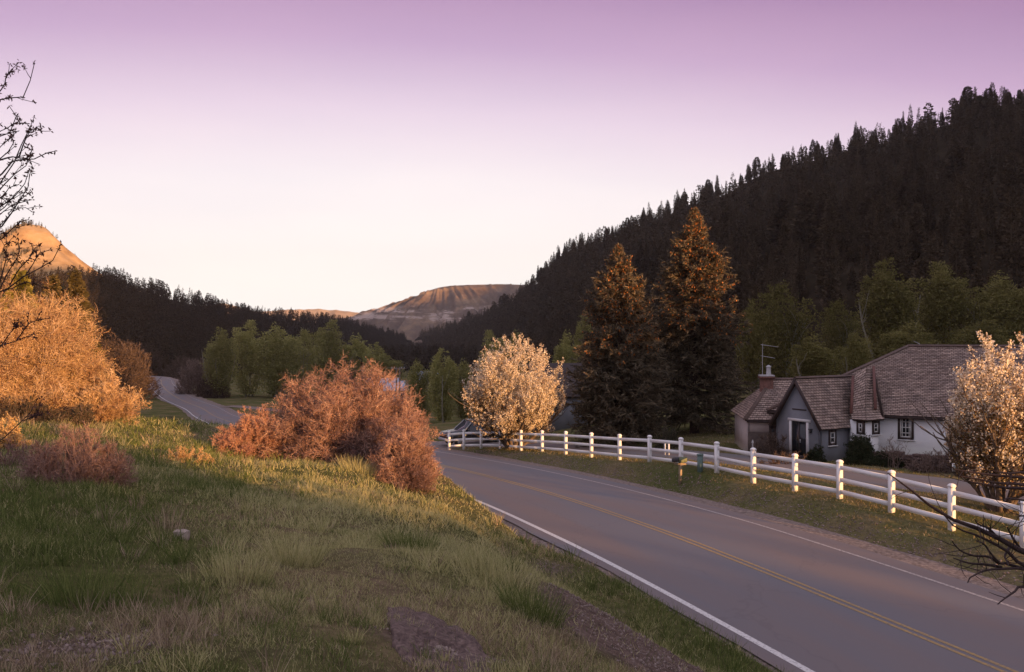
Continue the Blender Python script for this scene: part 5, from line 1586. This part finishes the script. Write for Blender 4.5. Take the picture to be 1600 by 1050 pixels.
def rock(name, label, b, sx, sy, sz, seed, rot=0, sub=5, layer=.0, mat='stone', rough=.22):
    bm = bmesh.new(); bmesh.ops.create_cube(bm, size=2.0); bmesh.ops.subdivide_edges(bm, edges=bm.edges[:], cuts=2 ** sub // 2, use_grid_fill=True)
    v = np.array([x.co for x in bm.verts]); dd = nrm(v); v = v * .55 + dd * .55
    v = v * (1 + rough * fbm(dd[:, 0] * 1.7 + seed, dd[:, 1] * 1.7 + dd[:, 2], 4, seed)[:, None])
    if layer: v[:, :2] *= (1 + layer * np.sign(np.sin(v[:, 2] * 9 + fbm(v[:, 0], v[:, 1], 2, seed) * 3)) * .5)[:, None]
    v[:, 2] += .10 * fbm(v[:, 0] * 3, v[:, 1] * 3, 4, seed + 3) + np.floor(fbm(v[:, 0] * 1.6 + 7, v[:, 1] * 1.6, 4, seed + 8) * 4) * .09 * (sub > 5)
    v[:, 2] += .05 * fbm(v[:, 0] * 9, v[:, 1] * 9, 3, seed + 5)
    v *= np.array([sx, sy, sz]); c, s = math.cos(rot), math.sin(rot); v = np.stack([v[:, 0] * c - v[:, 1] * s, v[:, 0] * s + v[:, 1] * c, v[:, 2]], -1)
    for x, co in zip(bm.verts, v): x.co = co
    me = bpy.data.meshes.new(name); bm.to_mesh(me); bm.free(); me.materials.append(M[mat])
    o = bpy.data.objects.new(name, me); COL.objects.link(o); o.location = b
    return tag(o, label, 'rock')


oc = [hit(px, py) for px, py in ((603, 957), (628, 958), (662, 968), (700, 984), (736, 1006), (762, 1030), (776, 1056), (720, 1072), (668, 1062), (634, 1040), (616, 1010), (606, 980))]
oc = np.array(oc); nseg = 96; ring = np.linspace(0, 1, 26); cen_ = oc.mean(0)
per = np.vstack([oc, oc[:1]]); tt_ = np.linspace(0, len(oc), nseg, endpoint=False)
out_ = np.column_stack([np.interp(tt_, np.arange(len(oc) + 1), per[:, k]) for k in range(3)])
out_[:, :2] = cen_[:2] + (out_[:, :2] - cen_[:2]) * (1 + .16 * fbm(np.cos(tt_ * .52) * 4, np.sin(tt_ * .52) * 4, 4, 3))[:, None]
V = []
for f in ring: V.append(cen_ + (out_ - cen_) * f)
V = np.stack(V)
lx = (V[:, :, 0] - cen_[0]); ly = (V[:, :, 1] - cen_[1])
V[:, :, 2] += .085 - .030 * np.clip(ring[:, None], .8, 1) ** 8 + fbm(V[:, :, 0] * 9, V[:, :, 1] * 9, 5, 21) * .020 + fbm(V[:, :, 0] * 40, V[:, :, 1] * 40, 3, 22) * .006
ter = (lx * .75 - ly * .65) * 9 + fbm(V[:, :, 0] * 6, V[:, :, 1] * 6, 4, 25) * 3.0
V[:, :, 2] -= np.clip(np.floor(ter), 0, 3) * .018
V = np.concatenate([V, (V[-1:] + np.array([0, 0, -.05])), (V[-1:] * np.array([1, 1, 1]) + np.array([0, 0, -.25]))])
i_, j_ = np.meshgrid(np.arange(len(V) - 1), np.arange(nseg), indexing='ij')
qd = np.stack([i_ * nseg + j_, (i_ + 1) * nseg + j_, (i_ + 1) * nseg + (j_ + 1) % nseg, i_ * nseg + (j_ + 1) % nseg], -1).reshape(-1, 4)
tag(MB().add(V.reshape(-1, 3), quads=qd).build('boulder', M['stone'], loc=tuple(cen_)), 'flat cracked purple-brown sandstone slab in the foreground grass', 'rock')
q = hit(284, 842); rock('stone', 'small rounded grey stone in the grass by the dry tuft', q + UP * .03, .09, .08, .075, 6, sub=4, mat='pale_stone')

# ------------------------------------------------------------------ near branches at the frame edges
rng = np.random.default_rng(51)


def limb(pxs, d0, d1, jd=.12):
    n_ = len(pxs); ds = np.linspace(d0, d1, n_) + jd * rng.normal(size=n_)
    return spline([P(x, y, d) for (x, y), d in zip(pxs, ds)], .05)


def resample(p, K):
    s = np.concatenate([[0], np.cumsum(np.linalg.norm(np.diff(p, axis=0), axis=1))]); t = np.linspace(0, s[-1], K)
    return np.column_stack([np.interp(t, s, p[:, k]) for k in range(3)])


bt = P(-260, 1000, 7.2); bt[2] = gp(bt[0], bt[1])
tree = thing('budding_tree', bt, 'dark budding fruit tree reaching into the frame from the left edge', 'tree')
fork = P(-210, 640, 7.0)
mb = MB(); tr = spline([bt - UP * .2, P(-250, 820, 7.2), fork, P(-170, 430, 7.1), P(-130, 230, 7.0), P(-90, 60, 7.0)], .1)
tubes(mb, resample(tr, 16)[None], .085, .02, 9); mb.build('trunk', M['bark_dark'], tree)
traces = [[(-150, 330), (-60, 200), (0, 154), (10, 152), (30, 158), (36, 152), (45, 135), (50, 112), (54, 98)], [(-40, 185), (2, 140), (8, 128), (10, 118), (22, 105), (30, 97)],
          [(-120, 260), (-40, 220), (0, 205), (12, 200), (22, 192), (32, 189)], [(-140, 330), (-50, 260), (0, 250), (14, 235), (22, 225), (18, 215)],
          [(-120, 300), (-30, 215), (0, 210), (16, 209), (24, 205)], [(-150, 400), (-60, 300), (0, 212 + 18), (20, 212), (27, 205)],
          [(-150, 380), (-60, 260), (0, 210), (15, 208), (22, 195), (26, 178), (24, 166), (14, 165)],
          [(-150, 470), (-40, 350), (0, 286), (18, 262), (34, 225), (42, 210), (52, 187), (54, 182)], [(30, 245), (38, 222), (47, 205), (56, 202)],
          [(-120, 400), (-30, 300), (0, 275), (22, 250), (46, 250), (60, 246), (70, 240), (86, 236)], [(0, 250), (20, 245), (40, 248), (48, 240), (50, 230)],
          [(-130, 420), (-30, 330), (5, 290), (25, 270), (40, 260), (47, 245)], [(-130, 450), (-30, 345), (5, 320), (30, 300), (42, 280), (46, 265)],
          [(-140, 470), (-40, 380), (5, 352), (25, 320), (40, 300), (46, 285), (47, 270)], [(-100, 420), (0, 335), (20, 320), (40, 315), (50, 312)],
          [(-100, 440), (0, 352), (20, 330), (33, 325), (45, 325), (52, 332)], [(-120, 400), (0, 330), (20, 305), (30, 298), (46, 302)],
          [(-170, 520), (-60, 470), (0, 458), (15, 448), (40, 430), (60, 420), (80, 410), (90, 395), (95, 382)], [(0, 452), (10, 430), (28, 400), (30, 385), (26, 378)],
          [(15, 446), (30, 420), (45, 405), (52, 392), (48, 380)], [(40, 430), (52, 412), (60, 398), (78, 390)], [(0, 440), (10, 400), (5, 385), (14, 378)], [(-20, 460), (20, 450), (40, 440), (52, 445), (60, 440)],
          [(-170, 560), (-60, 548), (0, 540), (25, 533), (40, 525), (55, 528)], [(0, 543), (16, 520), (24, 512), (26, 508)], [(25, 533), (38, 515), (46, 505), (60, 500)],
          [(-200, 640), (-80, 720), (0, 688), (20, 672), (36, 655), (52, 640), (60, 620)], [(36, 658), (48, 652), (62, 646)],
          [(-150, 400), (-60, 340), (0, 310), (12, 295), (20, 290), (30, 288)], [(-150, 430), (-60, 400), (0, 375), (12, 365), (24, 352), (34, 345), (45, 343)]]
bb = []
for k, t_ in enumerate(traces):
    j = rng.normal() * .35; bb.append(resample(limb(t_, 7.0 + j * .3, 7.0 + j, .03), 12))
bb = np.stack(bb)
L_ = np.linalg.norm(bb[:, 0] - bb[:, -1], axis=1)
mb = MB(); tubes(mb, bb, .004 + .0042 * L_, .0028, 6)
o, d_, par, f = kids(bb, 4, .35, .97, .4, 1.0, rng, up=.15)
tw = grow(o, d_, .05 + .12 * rng.random(len(o)), 4, .18, .05, rng); tubes(mb, tw, .0032, .0022, 4); mb.build('branch', M['bark_dark'], tree)
mb = MB(); ends = np.concatenate([tw[:, -1], bb[:, -1], along(tw, 1, .2, .9, rng)[0], along(bb, 4, .45, 1, rng)[0]])
for k in range(5): leaves(mb, ends + rng.normal(size=ends.shape) * .005, .022 + .018 * rng.random(len(ends)), .013, rng)
mb.build('bud', M['bud'], tree)

dt0 = P(1790, 1010, 5.7); dt0[2] = gp(dt0[0], dt0[1])
dead = thing('dead_tree', dt0, 'dark leafless fallen branch reaching over the road from the right edge', 'dead branch')
tr2 = [[(1740, 985), (1690, 915), (1640, 880), (1600, 863), (1579, 852), (1545, 833), (1507, 818), (1476, 806), (1432, 774), (1411, 755), (1387, 739)],
       [(1660, 900), (1600, 885), (1575, 862), (1530, 838), (1494, 825), (1476, 806)],
       [(1640, 905), (1600, 889), (1564, 889), (1545, 890), (1530, 895), (1513, 904), (1512, 910)], [(1600, 889), (1570, 880), (1562, 880), (1546, 862), (1538, 850), (1525, 845)],
       [(1680, 930), (1600, 916), (1585, 925), (1570, 935), (1559, 944)], [(1579, 852), (1570, 868), (1572, 875), (1576, 884)],
       [(1560, 842), (1545, 826), (1530, 820), (1523, 812)], [(1596, 860), (1584, 843), (1576, 828), (1574, 824)], [(1560, 880), (1545, 870), (1520, 868), (1500, 860), (1488, 846)],
       [(1545, 833), (1548, 826), (1547, 822)], [(1564, 886), (1540, 882), (1515, 880), (1490, 872)],
       [(1700, 760), (1640, 748), (1600, 746), (1560, 743), (1520, 738), (1490, 733)], [(1690, 790), (1640, 770), (1600, 757), (1560, 755), (1525, 748), (1500, 744)], [(1640, 748), (1600, 738), (1575, 740), (1550, 735)],
       [(1700, 800), (1640, 790), (1600, 782), (1575, 778), (1568, 783)], [(1600, 763), (1570, 762), (1540, 757), (1515, 752)], [(1690, 800), (1640, 812), (1600, 806), (1590, 808)],
       [(1740, 985), (1720, 880), (1700, 790), (1680, 720)], [(1735, 960), (1700, 930), (1660, 900)]]
bb = np.stack([resample(limb(t_, 5.4, 5.0, .02), 12) for t_ in tr2])
L_ = np.linalg.norm(bb[:, 0] - bb[:, -1], axis=1)
r0_ = .004 + .010 * L_; r0_[0] = .032; r0_[17] = .024
mb = MB(); tubes(mb, bb, r0_, .0035, 7)
jn = bb[0, 0]; tk = spline([dt0 - UP * .2, dt0 * .6 + jn * .4 + np.array([.12, .1, .05]), jn, jn + np.array([.25, .15, .75]), jn + np.array([.35, .5, 1.7])], .1)
tubes(mb, resample(tk, 14)[None], .075, .008, 8)
for k_ in range(9):
    g_ = resample(tk, 14)[6 + k_ % 7]; tubes(mb, grow(g_[None], np.array([[.7 + .4 * rng.normal(), .6 * rng.normal(), .45]]), .8 + .5 * rng.random(), 7, .12, .02, rng), .016, .003, 5)
o, d_, par, f = kids(bb, 4, .4, .95, .4, 1.0, rng)
tw = grow(o, d_, .08 + .22 * rng.random(len(o)), 5, .14, .0, rng); tubes(mb, tw, .003, .0015, 4); mb.build('limb', M['bark_dark'], dead)


# ------------------------------------------------------------------ grass
rng = np.random.default_rng(5)


def blades(x, y, L, Wd, mb, lean=.35, K=3):
    n_ = len(x); z = gz_fast(x, y)
    o = np.stack([x, y, z - .01], -1)
    d = np.stack([rng.normal(size=n_) * lean, rng.normal(size=n_) * lean, np.ones(n_)], -1)
    p = grow(o, d, L, K, .16, -.10, rng)
    ribbons(mb, p, Wd, Wd * .25, rng)


patches = {}


def patch_field(x, y, lst):
    s = np.zeros(len(x))
    for (cx_, cy_, r_, w_) in lst:
        s += w_ * np.exp(-((x - cx_) ** 2 + (y - cy_) ** 2) / (r_ * r_))
    return s


def centers(l): return [(*hit(px, py)[:2], r_, w_) for px, py, r_, w_ in l]


DRYP = centers([(120, 1000, 1.0, 1.3), (250, 980, .8, .8), (620, 900, 1.2, .6), (700, 940, 1.2, .7), (480, 880, 1.4, .5), (860, 1000, 1.0, .6), (590, 960, .9, .5), (960, 985, 1.3, .7), (120, 740, 2.0, .6), (640, 745, 2.0, .8), (60, 680, 3, .5)])
GRNP = centers([(200, 870, 2.5, 1.0), (250, 800, 3.2, 1.3), (300, 720, 5, 1.2), (460, 990, .8, .6), (860, 850, 1.5, .4), (1100, 1010, 3, 1.2), (950, 920, 3, 1.0), (560, 720, 2.5, .6), (340, 790, 3, 1.0), (800, 940, 1.0, .9), (850, 900, 2, .6), (60, 930, 1.2, .6)])
SAGP = centers([(560, 867, 1.3, 1.3), (620, 800, 3, 1.5), (700, 830, 3, 1.5), (640, 860, 2, 1.0), (580, 850, 2, .8), (560, 760, 4, 1.0), (720, 900, 1.6, 1.2), (520, 820, 3, .8), (780, 880, 2, 1.0), (540, 920, 1.5, .7), (350, 1000, 1.2, .5), (780, 790, 3, .8), (100, 700, 4, .5)])
BARP = centers([(990, 1010, 1.1, 1.5), (930, 950, .9, 1.2), (1050, 1045, 1.0, 1.5), (860, 890, .8, .7), (690, 1012, .34, 3.0), (150, 1010, .5, .7), (620, 752, .8, 1.0)])
gb, sb, db = MB(), MB(), MB()
for r0g, r1g, dens, L, Wd in ((3.6, 7, 3000, .085, .0045), (7, 12, 1600, .11, .006), (12, 20, 620, .135, .010), (20, 34, 200, .17, .016), (34, 48, 80, .22, .028)):
    a0, a1 = math.radians(-36), math.radians(26)
    area = .5 * (r1g ** 2 - r0g ** 2) * (a1 - a0); n_ = int(area * dens)
    r_ = np.sqrt(r0g ** 2 + (r1g ** 2 - r0g ** 2) * rng.random(n_)); a = a0 + (a1 - a0) * rng.random(n_)
    x, y = r_ * np.sin(a), r_ * np.cos(a)
    off, _ = line_info(ROAD, x, y); k = (off < -4.15 - .35 * rng.random(n_)); x, y, off = x[k], y[k], off[k]
    cl = fbm(x * 1.1, y * 1.1, 4, 71); cl2 = fbm(x * .5, y * .5, 3, 75); cl3 = fbm(x * 3.0, y * 3.0, 3, 78)
    g = .40 + patch_field(x, y, GRNP) + cl2 * 1.3 + cl3 * .4; s_ = .50 + patch_field(x, y, SAGP) * 1.7 + cl * 1.2 - cl3 * .3; dd = .55 + patch_field(x, y, DRYP) - cl2 * 1.0 + cl3 * .7
    bar = patch_field(x, y, BARP) - .3
    keep = rng.random(len(x)) > np.clip(bar + .25 * (cl3 < -.25), 0, .94); x, y, g, s_, dd, cl, cl3 = [q_[keep] for q_ in (x, y, g, s_, dd, cl, cl3)]
    w = np.maximum(np.stack([g, s_, dd], -1), .04) ** 2.2; w /= w.sum(1, keepdims=True); u = rng.random(len(x))
    ki = (u > w[:, 0]).astype(int) + (u > w[:, 0] + w[:, 1])
    tall = np.clip(.75 + 1.1 * cl + .9 * cl3, .3, 2.0) * (.6 + .7 * rng.random(len(x)))
    for j, (mbx, lf, ln) in enumerate(((gb, 1.1, .3), (sb, .85, .42), (db, .75, .6))):
        m_ = ki == j; blades(x[m_], y[m_], L * lf * tall[m_], Wd * (1.0, 1.15, .8)[j], mbx, lean=ln)
# soil mask on the ground under the bare spots
att = GROUND.data.attributes.new('bare_soil', 'FLOAT', 'POINT')
vx, vy = gx.ravel(), gy.ravel(); nearv = np.hypot(vx, vy) < 60
sv = np.zeros(len(vx)); sv[nearv] = np.clip(patch_field(vx[nearv], vy[nearv], BARP) * .9 + .10 * patch_field(vx[nearv], vy[nearv], DRYP) + .5 * fbm(vx[nearv] * 2, vy[nearv] * 2, 3, 8), 0, 1)
att.data.foreach_set('value', sv.astype(np.float32))


def pebbles(mb, x, y, s):
    n_ = len(x); c = np.stack([x, y, gz_fast(x, y) + s * .2], -1)
    V = np.array([[1, 0, 0], [-.5, .87, 0], [-.5, -.87, 0], [.1, .1, .8], [0, 0, -.6]])
    a = rng.random(n_) * 6.283; sc = s[:, None, None] * (.6 + .8 * rng.random((n_, 5, 1)))
    Vx = np.stack([V[None, :, 0] * np.cos(a)[:, None] - V[None, :, 1] * np.sin(a)[:, None], V[None, :, 0] * np.sin(a)[:, None] + V[None, :, 1] * np.cos(a)[:, None], V[None, :, 2] + 0 * a[:, None]], -1)
    f = np.array([[0, 1, 3], [1, 2, 3], [2, 0, 3], [1, 0, 4], [2, 1, 4], [0, 2, 4]])
    mb.add((c[:, None] + Vx * sc).reshape(-1, 3), tris=(np.arange(n_)[:, None, None] * 5 + f[None]).reshape(-1, 3))


# tufts: knots of longer blades that break the sward up
for r0g, r1g, dens, L, Wd, nb in ((3.8, 9, 19, .185, .0055, 34), (9, 18, 9, .26, .010, 26), (18, 34, 3.2, .32, .018, 16)):
    a0, a1 = math.radians(-36), math.radians(24); n_ = int(.5 * (r1g ** 2 - r0g ** 2) * (a1 - a0) * dens)
    r_ = np.sqrt(r0g ** 2 + (r1g ** 2 - r0g ** 2) * rng.random(n_)); a = a0 + (a1 - a0) * rng.random(n_)
    x, y = r_ * np.sin(a), r_ * np.cos(a); off, _ = line_info(ROAD, x, y)
    k = (off < -4.8) & (patch_field(x, y, BARP) < .5) & (fbm(x * .8, y * .8, 3, 44) > -.12); x, y = x[k], y[k]
    sg_ = 1.3 * patch_field(x, y, SAGP) + .5 * fbm(x, y, 3, 46); gg_ = patch_field(x, y, GRNP); dd_ = patch_field(x, y, DRYP)
    ty = np.where(sg_ > np.maximum(gg_, dd_), 1, np.where(gg_ > dd_, 0, 2)); ty = np.where(rng.random(len(x)) < .3, rng.integers(0, 3, len(x)), ty)
    R_ = (.04 + .11 * rng.random(len(x)) ** 1.6) * (L / .2); hs_ = .45 + .95 * rng.random(len(x)) ** 1.5
    for t_, mbx in enumerate((gb, sb, db)):
        m_ = np.repeat(np.where(ty == t_)[0], nb); q_ = rng.random(len(m_)) * 6.283; rd_ = np.sqrt(rng.random(len(m_)))
        bx_, by_ = x[m_] + R_[m_] * rd_ * np.cos(q_), y[m_] + R_[m_] * rd_ * np.sin(q_)
        o = np.stack([bx_, by_, gz_fast(bx_, by_) - .01], -1); d = np.stack([np.cos(q_) * rd_ * .55 + .15 * rng.normal(size=len(m_)), np.sin(q_) * rd_ * .55 + .15 * rng.normal(size=len(m_)), np.ones(len(m_))], -1)
        ribbons(mbx, grow(o, d, L * hs_[m_] * (.5 + .6 * rng.random(len(m_))) * (1, .85, 1)[t_], 3, .12, -.10, rng), Wd, Wd * .25, rng)
# loose stones: on the far shoulder, the near verge and the bare bank
pb = MB(); n_ = 9000; k = rng.integers(0, len(RL) // 4, n_); T_ = nrm(np.gradient(RL, axis=0)); kk = rng.choice(np.where((RL[:, 1] > 12) & (RL[:, 1] < 60) & (RL[:, 0] < 16))[0], n_)
sd_ = np.where(rng.random(n_) < .72, 4.2 + 1.5 * rng.random(n_) ** .8, -4.0 - .5 * rng.random(n_)); x = RL[kk, 0] + T_[kk, 1] * sd_ + rng.normal(size=n_) * .2; y = RL[kk, 1] - T_[kk, 0] * sd_ + rng.normal(size=n_) * .2
off, rz_2 = line_info(ROAD, x, y); k = np.abs(off) > 4.0; x, y = x[k], y[k]
pebbles(pb, x, y, .018 + .03 * rng.random(len(x)) ** 2)
zf = gz_fast(x, y)
cb_ = np.array([c[:3] for c in BARP]); k = rng.integers(0, len(cb_), 5000); x = cb_[k, 0] + rng.normal(size=5000) * cb_[k, 2] * .55; y = cb_[k, 1] + rng.normal(size=5000) * cb_[k, 2] * .55
off, _ = line_info(ROAD, x, y); k = off < -4.3; pebbles(pb, x[k], y[k], .006 + .02 * rng.random(k.sum()) ** 2.5)
tag(pb.build('loose_stones', surf('loose_stone', [(.12, .085, .075), (.22, .165, .145), (.36, .29, .26)], 14, .9), loc=(5, 20, 0)), 'loose stones and gravel on the road shoulder and bare bank', 'gravel', kind='stuff')
# verge and lawn on the far side of the road
lb = MB()
for r0g, r1g, dens, L, Wd in ((14, 26, 260, .07, .011), (26, 40, 120, .085, .018), (40, 62, 45, .10, .03)):
    a0, a1 = math.radians(-6), math.radians(36)
    area = .5 * (r1g ** 2 - r0g ** 2) * (a1 - a0); n_ = int(area * dens)
    r_ = np.sqrt(r0g ** 2 + (r1g ** 2 - r0g ** 2) * rng.random(n_)); a = a0 + (a1 - a0) * rng.random(n_)
    x, y = r_ * np.sin(a), r_ * np.cos(a)
    off, _ = line_info(ROAD, x, y); od, _ = line_info(DRIVE, x, y)
    cl = fbm(x * .9, y * .9, 4, 91)
    k = (off > 5.3 + .9 * fbm(x * .6, y * .6, 3, 92)) & (np.abs(od) > 1.75) & (rng.random(n_) < .75 + cl)
    x, y, cl = x[k], y[k], cl[k]
    dm = rng.random(len(x)) < .35 + .6 * cl
    blades(x[~dm], y[~dm], L * (.6 + .9 * rng.random((~dm).sum())), Wd, lb, .45, 3); blades(x[dm], y[dm], L * (.6 + .9 * rng.random(dm.sum())), Wd * .8, db, .6, 3)
tag(gb.build('grass', M['grass'], loc=(-3, 10, 2)), 'green spring grass growing over the near slope', 'grass', kind='stuff')
tag(sb.build('grass', M['sage'], loc=(-1, 12, 2)), 'pale sage-green grass on the crest of the bank', 'grass', kind='stuff')
tag(db.build('dry_grass', M['dry'], loc=(-2, 9, 2)), 'straw-coloured dead grass between the green', 'grass', kind='stuff')
tag(lb.build('lawn_grass', M['lawn'], loc=(10, 35, 0)), 'short yellow-green grass on both sides of the white fence', 'grass', kind='stuff')
# taller tufts that stand out
for i, (px, py, r_, h_, n_, mt, lab) in enumerate([(262, 832, .18, .40, 110, 'dry', 'upright straw-coloured dead tuft beside the small stone'), (462, 882, .30, .38, 420, 'sage', 'bright yellow-green grass tuft in the middle of the slope'),
                                               (372, 905, .30, .34, 380, 'sage', 'yellow-green and straw tuft left of the brighter one'), (832, 962, .30, .36, 420, 'grass', 'green clump at the top edge of the dirt bank'),
                                               (770, 905, .5, .36, 600, 'sage', 'broad yellow-green clump on the crest above the bank'), (560, 735, .6, .5, 500, 'sage', 'pale green clump under the front of the red-brown shrub'),
                                               (640, 858, .35, .30, 380, 'grass', 'dark green clump in the sage grass above the slab'), (130, 945, .30, .34, 300, 'grass', 'dark green tuft at lower left')]):
    q = hit(px, py); r0_ = r_ * np.sqrt(rng.random(n_)) ; a = rng.random(n_) * 6.283
    mb = MB(); x = q[0] + r0_ * np.cos(a); y = q[1] + r0_ * np.sin(a)
    o = np.stack([x, y, gz_fast(x, y) - .01], -1); d = np.stack([np.cos(a) * r0_ / r_ * .5 + .15 * rng.normal(size=n_), np.sin(a) * r0_ / r_ * .5 + .15 * rng.normal(size=n_), np.ones(n_)], -1)
    p = grow(o, d, h_ * (.5 + .6 * rng.random(n_)), 4, .1, -.06, rng); ribbons(mb, p, .007 if q[1] < 12 else .011, .002, rng)
    tag(mb.build('grass_tuft', M[mt], loc=tuple(q)), lab, 'grass tuft')
